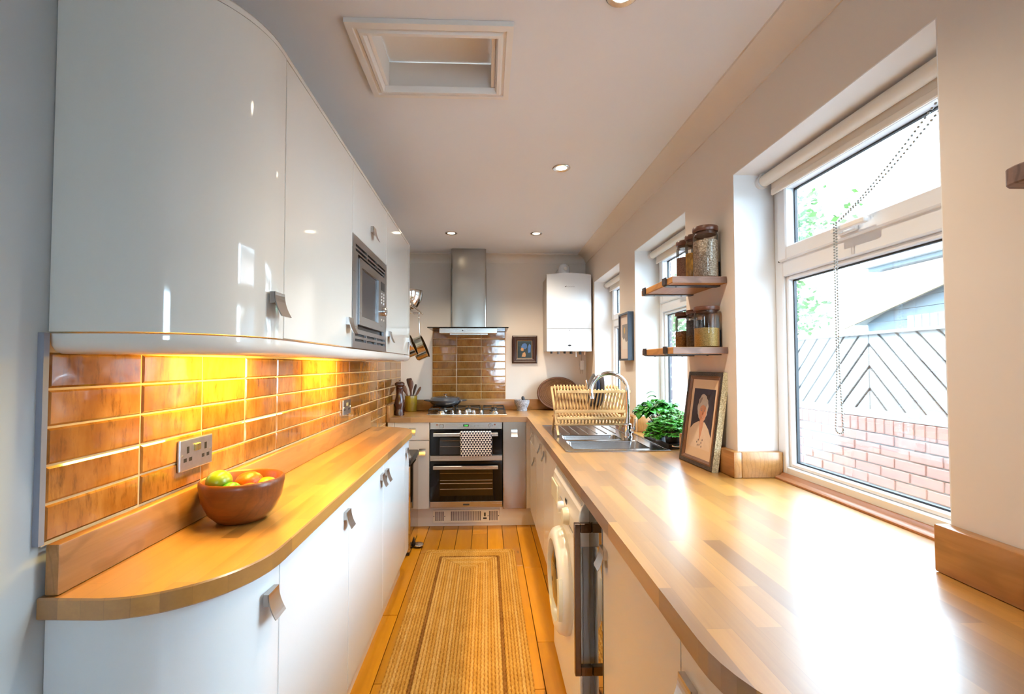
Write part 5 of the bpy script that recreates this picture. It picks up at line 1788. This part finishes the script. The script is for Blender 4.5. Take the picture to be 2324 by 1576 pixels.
# ------------------------------------------------------------------ bracket shelves with storage jars
def shelf(z0, z1, label):
    y0, y1, x0 = 1.745, 2.100, 0.722
    t = thing('wall_shelf', label, 'shelf', (0.83, 1.92, z0), 'bracket shelves')
    B(x0 + 0.0005, XR - 0.001, y0 + 0.001, y1, z0, z1).build('board', 'shelf_front', t, bevel=0.003)
    B(x0 + 0.002, XR - 0.003, y0, y0 + 0.0012, z0 + 0.001, z1 - 0.001).build('end_grain', 'shelf_end', t)
    for yb in (1.815, 2.055):
        w = 0.0175
        th = 0.004
        m = MB()
        prof = [(XR - 0.001, z0 - th), (x0 + 0.010, z0 - th), (x0 + 0.002, z0 - th + 0.002), (x0 - th, z0 + 0.006), (x0 - th, z1 + 0.004), (x0 - th + 0.003, z1 + 0.005), (x0, z1 + 0.004), (x0, z0 + 0.002), (x0 + 0.006, z0 - 0.0002), (XR - th, z0 - 0.0002), (XR - th, z1 + 0.068), (XR - 0.001, z1 + 0.072)]
        m.prism(prof, yb - w, yb + w, 'Y')
        br = m.build('bracket', 'bracket_iron', t)
        B(x0 - th - 0.0015, x0 - th, yb - w, yb + w, z0 + 0.003, z1 + 0.004).build('front_lip', 'brown_rubber', br)
        for xx in (x0 + 0.045, XR - 0.05):
            MB().lathe([(0.004, -th - 0.002), (0.004, -th)], (xx, yb, z0), 8).build('screw', 'black_iron', br)
    return t
shelf(1.6315, 1.6585, 'upper rustic wooden bracket shelf between the windows')
shelf(1.3535, 1.3805, 'lower rustic wooden bracket shelf between the windows')
def jar(x, y, z, r, h, fill, fmat, label, grp):
    z += 0.0006
    t = thing('storage_jar', label, 'jar', (x, y, z), grp)
    MB().lathe([(r * 0.96, 0.0), (r, 0.004), (r, h * 0.80), (r * 0.97, h * 0.84), (r * 0.86, h * 0.885), (r * 0.86, h * 0.90)], (x, y, z), 32).build('glass', 'clear_glass', t, smooth=50)
    MB().lathe([(r * 0.945, 0.003), (r * 0.965, 0.006), (r * 0.965, fill), (r * 0.5, fill + 0.003), (0.004, fill + 0.003)], (x, y, z), 28).build('contents', fmat, t, smooth=40)
    l = MB().lathe([(r * 0.84, h * 0.845), (r * 0.84, h * 0.90), (r * 0.99, h * 0.905), (r * 1.03, h * 0.93), (r * 1.03, h * 0.985), (r * 0.98, h)], (x, y, z), 32).build('lid', 'walnut', t, smooth=40)
    return t
G1, G2 = 'jars on the upper shelf', 'jars on the lower shelf'
jar(0.884, 1.800, 1.6585, 0.0475, 0.208, 0.150, 'oats', 'large tall jar filled with oats, nearest on the upper shelf', G1)
jar(0.892, 1.915, 1.6585, 0.0375, 0.208, 0.128, 'pasta', 'middle jar of dry pasta on the upper shelf', G1)
jar(0.894, 2.012, 1.6585, 0.0375, 0.208, 0.132, 'red_rice', 'furthest jar of fine reddish grain on the upper shelf', G1)
jar(0.884, 1.800, 1.3805, 0.0480, 0.163, 0.076, 'couscous', 'wide jar half full of golden couscous, nearest on the lower shelf', G2)
jar(0.892, 1.915, 1.3805, 0.0375, 0.163, 0.118, 'black_lentil', 'middle jar of black lentils on the lower shelf', G2)
jar(0.886, 2.012, 1.3805, 0.0385, 0.163, 0.078, 'brown_grain', 'furthest jar part filled with brown grain on the lower shelf', G2)
# end of another shelf on the near right wall
m = MB().prism([(XR - 0.001, 0.610), (0.735, 0.610), (0.724, 0.603), (0.720, 0.590), (0.720, 0.05), (XR - 0.001, 0.05)], 1.5585, 1.584)
m.build('wall_shelf', 'shelf_end', bevel=0.002, label='brown wooden shelf end at the right edge, on the near wall', category='shelf')

# ------------------------------------------------------------------ pan rack on the left wall, bowl and pans
t = thing('pan_rack', 'steel rail pan rack on the left wall beyond the wall units', 'pan rack', (-0.67, 3.55, 1.74))
zr = 1.742
for xx in (-0.545, -0.615, -0.685, -0.755):
    MB().tube([(xx, 3.22, zr), (xx, 3.84, zr)], 0.009, 10).build('rod', 'bright_steel', t, smooth=60)
for yy in (3.27, 3.80):
    MB().tube([(XT + 0.0008, yy, zr), (-0.535, yy, zr)], 0.007, 8).build('cross_bar', 'bright_steel', t, smooth=60)
    B(XT + 0.0008, XT + 0.005, yy - 0.015, yy + 0.015, zr - 0.03, zr + 0.03).build('wall_plate', 'bright_steel', t)
MB().lathe([(0.050, 0.0), (0.085, 0.022), (0.118, 0.075), (0.128, 0.120), (0.128, 0.150), (0.131, 0.152), (0.129, 0.154), (0.124, 0.150), (0.122, 0.120), (0.10, 0.06), (0.05, 0.008), (0.004, 0.006)], (-0.645, 3.66, zr + 0.0095), 40).build('mixing_bowl', 'bright_steel', smooth=45, label='stainless mixing bowl standing on top of the pan rack', category='bowl')
def hung_pan(x, y, label, r, h, hl, mat):
    """saucepan hanging by its handle, opening turned up the corridor"""
    t = thing('saucepan', label, 'saucepan', (x, y, 1.34), 'pans hanging from the rack')
    top = Matrix.Translation((x, y, zr - 0.055))
    # handle hangs nearly plumb, the pan below tips so its mouth turns into the room
    pts = [(0.0, 0, 0.0), (0.001, 0, -0.02), (0.003, 0, -hl * 0.5), (0.008, 0, -hl - 0.004)]
    MB().tube(pts, [0.006, 0.008, 0.009, 0.006], 8, sq=0.6).xf(top).build('handle', 'bright_steel', t, smooth=60)
    M = top @ Matrix.Translation((0.010, 0, -hl)) @ Matrix.Rotation(radians(-22), 4, 'Y')
    MB().lathe([(0.004, -h), (r * 0.92, -h), (r, -h + 0.010), (r, 0.0), (r * 1.03, 0.003), (r * 1.03, 0.007), (r * 0.96, 0.005), (r * 0.95, -h + 0.012), (0.004, -h + 0.008)], (0, 0, -r), 36, 'X').xf(M).build('body', mat, t, smooth=45)
    ring = [(0.0, 0.012 * cos(a), 0.010 + 0.014 * sin(a)) for a in [2 * pi * i / 14 for i in range(14)]]
    MB().tube(ring, 0.003, 6, closed=True).xf(top).build('hanging_ring', 'bright_steel', t, smooth=60)
    MB().tube([(x, y, zr - 0.0095), (x, y, zr - 0.030), (x + 0.003, y, zr - 0.042)], 0.0025, 6).build('hook', 'bright_steel', t, smooth=60)
hung_pan(-0.600, 3.46, 'orange-reflecting steel saucepan hanging nearest under the pan rack', 0.080, 0.085, 0.150, 'warm_reflect_steel')
hung_pan(-0.552, 3.70, 'larger orange-reflecting steel saucepan hanging at the far end of the rack', 0.092, 0.090, 0.140, 'warm_reflect_steel')

# ------------------------------------------------------------------ pedal bin in the gap beyond the left run
t = thing('pedal_bin', 'tall polished steel pedal bin beyond the left base units', 'bin', (-0.66, 3.36, 0))
B(-0.790, -0.530, 3.185, 3.560, 0.020, 0.615).build('body', 'mirror_steel', t, bevel=0.012, seg=2)
B(-0.785, -0.537, 3.192, 3.553, 0.0, 0.020).build('base', 'black_plastic', t)
l = B(-0.792, -0.528, 3.183, 3.562, 0.617, 0.660).build('lid', 'black_plastic', t, bevel=0.010, seg=2)
m = MB().lathe([(0.036, 0.010), (0.038, 0.014), (0.034, 0.021), (0.006, 0.023)], (-0.495, 3.34, 0.004), 24).build('pedal', 'bright_steel', t, smooth=45)
MB().prism([(-0.537, 0.004), (-0.470, 0.004), (-0.470, 0.012), (-0.512, 0.014), (-0.528, 0.070), (-0.531, 0.070)], 3.325, 3.350, 'Y').build('pedal_arm', 'black_plastic', t)

# ------------------------------------------------------------------ fruit bowl
BX, BY_, BZ = -0.672, 1.288, WT + 0.0006
MB().lathe([(0.048, 0.0), (0.062, 0.003), (0.082, 0.024), (0.098, 0.060), (0.1045, 0.100), (0.1040, 0.110), (0.099, 0.114), (0.094, 0.110), (0.087, 0.066), (0.068, 0.028), (0.04, 0.016), (0.004, 0.015)], (BX, BY_, BZ), 48).build('fruit_bowl', 'bowl_wood', smooth=50, label='reddish wooden bowl of citrus fruit on the left worktop', category='bowl')
def fruit(name, label, x, y, z, r, mat, s=(1, 1, 0.94)):
    MB().ball((x, y, z), r, 24, 16, s).build(name, mat, smooth=80, label=label, category='fruit', group='fruit in the wooden bowl')
fruit('lime', 'large yellow-green lime at the left of the fruit bowl', BX - 0.052, BY_ - 0.022, BZ + 0.107, 0.0315, 'lime', (1.0, 1.08, 0.95))
fruit('lime', 'small bright green lime just behind the big one in the bowl', BX - 0.012, BY_ - 0.036, BZ + 0.084, 0.026, 'lime_green')
fruit('orange', 'orange lying highest in the middle of the fruit bowl', BX + 0.002, BY_ + 0.030, BZ + 0.092, 0.034, 'orange', (1.05, 1.12, 0.85))
fruit('orange', 'second orange mostly hidden low at the front of the bowl', BX + 0.030, BY_ - 0.022, BZ + 0.070, 0.034, 'orange')
fruit('lemon', 'yellow lemon low at the right of the fruit bowl', BX + 0.048, BY_ + 0.034, BZ + 0.078, 0.029, 'lemon', (1.1, 1.2, 0.9))

# ------------------------------------------------------------------ jute rug of concentric braids
t = thing('jute_rug', 'braided jute runner on the orange floorboards', 'rug', (-0.13, 2.30, 0.0))
rgx0, rgx1, rgy0, rgy1 = -0.432, 0.190, 1.30, 3.262
nb = 20
bwid = (rgx1 - rgx0) / 2 / nb
random.seed(11)
B(rgx0 + 0.01, rgx1 - 0.01, rgy0 + 0.01, rgy1 - 0.01, 0.0006, 0.003).build('backing', 'jute_dark', t)
for k in range(nb):
    ins = (k + 0.5) * bwid
    x0, x1, y0, y1 = rgx0 + ins, rgx1 - ins, rgy0 + ins, rgy1 - ins
    r = max(0.004, 0.026 - ins * 0.35)
    pts = []
    cor = [(x1 - r, y1 - r, 0), (x0 + r, y1 - r, pi / 2), (x0 + r, y0 + r, pi), (x1 - r, y0 + r, 1.5 * pi)]
    base = []
    for cx, cyy, a0_ in cor:
        for i in range(5):
            a = a0_ + pi / 2 * i / 4
            base.append(Vector((cx + r * cos(a), cyy + r * sin(a), 0)))
    # resample to braid pitch
    L = 0
    seg = []
    for i in range(len(base)):
        p, q = base[i], base[(i + 1) % len(base)]
        d = (q - p).length
        n_ = max(1, int(round(d / 0.0075)))
        for j in range(n_):
            pts.append(p.lerp(q, j / n_))
    m = MB()
    N = len(pts)
    rings = []
    for i, p in enumerate(pts):
        d = (pts[(i + 1) % N] - pts[i - 1])
        d.normalize()
        nrm = Vector((-d.y, d.x, 0))
        z = 0.0105 + (0.0016 if i % 2 else -0.0010)
        off = nrm * (0.0012 if i % 4 < 2 else -0.0012)
        hw = bwid * 0.53
        rings.append([p + off + nrm * hw + Vector((0, 0, 0.0022)), p + off + nrm * hw * 0.55 + Vector((0, 0, z * 0.85)), p + off + Vector((0, 0, z)), p + off - nrm * hw * 0.55 + Vector((0, 0, z * 0.85)), p + off - nrm * hw + Vector((0, 0, 0.0022))])
    n5 = 5
    vs = [v for rg in rings for v in rg]
    fs = []
    for i in range(N):
        j = (i + 1) % N
        for q in range(4):
            fs.append((i * n5 + q, i * n5 + q + 1, j * n5 + q + 1, j * n5 + q))
    m.add(vs, fs)
    mt = 'jute_dark' if k in (7,) else 'jute_pale' if k in (2, 8, 9, 12, 13, 16) else 'jute'
    m.build('braid', mt, t)

# ------------------------------------------------------------------ downlights
def downlight(x, y, label):
    t = thing('downlight', label, 'downlight', (x, y, CEIL - 0.004), 'recessed downlights')
    m = MB().lathe([(0.047, 0.0037), (0.047, 0.0005), (0.043, -0.002), (0.030, 0.0005), (0.028, 0.0037)], (x, y, CEIL - 0.004), 28, closed=True)
    m.build('bezel', 'nickel', t, smooth=40)
    MB().lathe([(0.002, 0.0015), (0.0275, 0.0015), (0.0275, 0.0037)], (x, y, CEIL - 0.004), 24).build('bulb', 'lamp_glow', t)
    lamp('SPOT', 'downlight_beam', (x, y, CEIL - 0.010), (0, 0, 0), SPOT_W, (1.0, 0.86, 0.66), spot_size=radians(130), spot_blend=0.9, shadow_soft_size=0.025)
downlight(0.392, 2.360, 'recessed ceiling downlight nearest the loft hatch')
downlight(0.388, 3.561, 'recessed downlight in front of the boiler')
downlight(-0.283, 3.570, 'recessed downlight in front of the cooker hood')
downlight(0.380, 1.232, 'recessed downlight cut by the top edge of the picture')
# ------------------------------------------------------------------ outside
B(1.295, 30, -12, 30, -0.30, -0.10).build('ground_outside', 'paving', kind='structure')
GX = 2.79
gw_ = thing('garden_wall', 'low red brick garden wall outside the windows', 'wall', (GX + 0.06, 4.5, -0.10))
B(GX + 0.010, GX + 0.20, 0.8, 9.0, -0.10, 0.915).build('mortar_core', 'mortar', gw_)
bk = shared(MB().box(0, 0.1, 0, 0.215, 0, 0.065), 'brick', 'brick', bevel=0.003)
bs = shared(MB().box(0, 0.1, 0, 0.065, 0, 0.10), 'brick', 'brick', bevel=0.003)
far = MB()
ys, ye = 2.35, 4.75
for r in range(9):
    z = 0.822 - 0.075 * (r + 1)
    y = 0.8 + (0.1125 if r % 2 else 0)
    while y < 8.7:
        if ys < y < ye:
            inst('brick', bk, gw_, (GX + random.uniform(-0.003, 0.003), y, z))
        else:
            far.box(GX, GX + 0.1, y, y + 0.215, z, z + 0.065)
        y += 0.225
y = 0.8
while y < 8.9:
    if ys < y < ye:
        inst('brick', bs, gw_, (GX + random.uniform(-0.003, 0.003), y, 0.820))
    else:
        far.box(GX, GX + 0.1, y, y + 0.065, 0.820, 0.920)
    y += 0.075
far.build('distant_bricks', 'brick', gw_, kind='stuff')

# chevron boarded fence panels on top of the wall
def fence(yc, half, label):
    t = thing('fence_panel', label, 'fence', (GX + 0.05, yc, 0.925), 'chevron fence panels')
    z0, z1 = 0.985, 1.530
    B(GX + 0.005, GX + 0.055, yc - half, yc + half, 0.925, z0).build('bottom_rail', 'fence_wood', t)
    B(GX - 0.002, GX + 0.060, yc - half, yc + half, z1, z1 + 0.022).build('top_rail', 'fence_wood', t)
    B(GX + 0.030, GX + 0.05, yc - 0.018, yc + 0.018, z0, z1).build('middle_batten', 'fence_wood', t)
    B(GX + 0.045, GX + 0.055, yc - half, yc + half, 1.15, 1.20).build('back_batten', 'fence_wood', t)
    B(GX + 0.056, GX + 0.066, yc - half, yc + half, z0, z1).build('gap_shade_panel', 'fence_shade', t)  # shade seen through the board gaps is put into this panel's colour
    p, bwid_ = 0.145, 0.122
    sl_ = 1.12                        # rise over run
    run = (z1 - z0) / sl_
    for s in (-1, 1):
        k = -1
        while True:
            # board between offsets d0 and d1 measured along the foot, from the middle outwards
            d0 = k * p
            d1 = d0 + bwid_
            if d0 - 0 > half + run:
                break
            # foot edge at d, head edge at d - run  (boards lean towards the middle)
            def clip(poly, keep):
                out = []
                for i in range(len(poly)):
                    a, b = poly[i], poly[(i + 1) % len(poly)]
                    ka, kb = keep(a), keep(b)
                    if ka >= 0:
                        out.append(a)
                    if (ka >= 0) != (kb >= 0):
                        u = ka / (ka - kb)
                        out.append((a[0] + (b[0] - a[0]) * u, a[1] + (b[1] - a[1]) * u))
                return out
            poly = [(d0, z0), (d1, z0), (d1 - run, z1), (d0 - run, z1)]
            poly = clip(poly, lambda q: q[0] - 0.004)
            if len(poly) > 2:
                poly = clip(poly, lambda q: half - q[0])
            if len(poly) > 2:
                pts = [(yc + s * q[0], q[1]) for q in poly]
                MB().prism(pts, GX + 0.012, GX + 0.028, 'X').build('board', 'fence_wood', t)
            k += 1
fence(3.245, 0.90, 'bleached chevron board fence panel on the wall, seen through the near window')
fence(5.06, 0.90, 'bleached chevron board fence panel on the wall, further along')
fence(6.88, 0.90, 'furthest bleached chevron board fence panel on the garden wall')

# garden shed
t = thing('garden_shed', 'blue-grey boarded garden shed with a pitched roof behind the fence', 'shed', (6.0, 4.6, -0.1))
sx = 5.0
ye_, yr = 5.80, 3.60
zE, zR = 1.90, 2.50
k = 0
z = -0.1
while z < zR:
    z2 = min(z + 0.13, zR)
    # each weatherboard is cut to the gable slope
    def half_at(zz):
        return (ye_ - yr) if zz <= zE else (ye_ - yr) * max(0.0, (zR - zz) / (zR - zE))
    a, b = half_at(z), half_at(z2)
    pts = [(yr - a, z), (yr + a, z), (yr + b, z2 - 0.006), (yr - b, z2 - 0.006)]
    if a > 0.02:
        MB().prism(pts, sx, sx + 0.02, 'X').build('weatherboard', 'shed_clad', t)
    z = z2
for s in (1, -1):
    ang_ = math.atan2(zR - zE, ye_ - yr)
    pts = [(yr, zR + 0.00), (yr + s * (ye_ - yr + 0.22), zE - 0.06), (yr + s * (ye_ - yr + 0.22), zE - 0.01), (yr, zR + 0.055)]
    MB().prism(pts, sx - 0.12, sx + 2.2, 'X').build('roof', 'shed_roof', t)
    pts = [(yr, zR - 0.05), (yr + s * (ye_ - yr + 0.22), zE - 0.11), (yr + s * (ye_ - yr + 0.22), zE - 0.055), (yr, zR + 0.0)]
    MB().prism(pts, sx - 0.145, sx - 0.121, 'X').build('verge_board', 'shed_verge', t)
B(sx - 0.02, sx - 0.002, 4.55, 5.20, 1.40, 1.905).build('window_shutter', 'shed_clad', t)
for k in range(7):
    B(sx - 0.030, sx - 0.0205, 4.56 + 0.093 * k, 4.56 + 0.093 * k + 0.080, 1.42, 1.885).build('shutter_slat', 'house_roof', t)
B(sx + 0.02, sx + 2.0, yr - (ye_ - yr) + 0.02, ye_ - 0.02, -0.1, 1.80).build('shed_body', 'shed_clad', t)

# house beyond
t = thing('neighbour_house', 'pale rendered house with a dark gutter beyond the garden', 'house', (17, 11, -0.1))
B(14, 20, 2.0, 15.6, -0.1, 4.60).build('wall', 'house_wall', t)
B(13.7, 20.2, 1.9, 15.8, 4.61, 4.74).build('gutter', 'gutter', t)
MB().prism([(13.5, 4.75), (20.4, 4.75), (17, 7.2)], 1.8, 15.9, 'Y').build('roof', 'house_roof', t)
for y in (5.0, 9.0, 12.6):
    f = B(13.97, 13.995, y, y + 1.2, 2.6, 3.9).build('window', 'upvc', t)
    B(13.955, 13.968, y + 0.1, y + 1.1, 2.7, 3.8).build('pane', 'gutter', f)
B(13.9, 13.99, 12.0, 12.1, -0.1, 4.6).build('downpipe', 'gutter', t)

# trees
def tree(x, y, h, r, label, seed, n=2600, ls=0.10):
    random.seed(seed)
    t = thing('garden_tree', label, 'tree', (x, y, -0.1), 'trees beyond the garden')
    m = MB().tube([(x, y, -0.1), (x + 0.1, y, h * 0.35), (x, y + 0.1, h * 0.7)], [0.14, 0.10, 0.04], 8)
    for k in range(7):
        a = k * 0.9
        m.tube([(x, y, h * (0.3 + 0.05 * k)), (x + r * 0.7 * cos(a), y + r * 0.7 * sin(a), h * (0.5 + 0.05 * k))], [0.05, 0.015], 6)
    m.build('trunk', 'bark', t)
    f = MB()
    clumps = [(random.uniform(-1, 1), random.uniform(-1, 1), random.uniform(-1, 1), random.uniform(0.25, 0.5)) for _ in range(26)]
    for k in range(n):
        c = clumps[k % 26]
        d = Vector((random.gauss(0, 1), random.gauss(0, 1), random.gauss(0, 1))).normalized() * c[3] * random.random() ** 0.4
        p = Vector((x + r * 0.72 * c[0] + r * d.x, y + r * 0.72 * c[1] + r * d.y, h * 0.62 + h * 0.33 * c[2] + r * d.z))
        u = Vector((random.gauss(0, 1), random.gauss(0, 1), random.gauss(0, 0.6))).normalized()
        w = u.cross(Vector((random.gauss(0, 1), random.gauss(0, 1), random.gauss(0, 1)))).normalized()
        s = ls * random.uniform(0.6, 1.3)
        f.add([p, p + u * s * 0.5 + w * s * 0.3, p + u * s, p + u * s * 0.5 - w * s * 0.3], [(0, 1, 2, 3)])
    f.build('foliage', 'leaf_tree', t, kind='stuff')
tree(5.4, 8.4, 4.2, 1.35, 'bushy green tree behind the chevron fence, beside the shed', 21, 2600, 0.13)
tree(7.6, 13.5, 4.6, 1.6, 'green tree further off, seen past the middle window', 22, 2200, 0.16)
tree(4.2, 10.4, 3.4, 1.2, 'small green tree close to the garden wall, seen past the herbs', 23, 2200, 0.12)
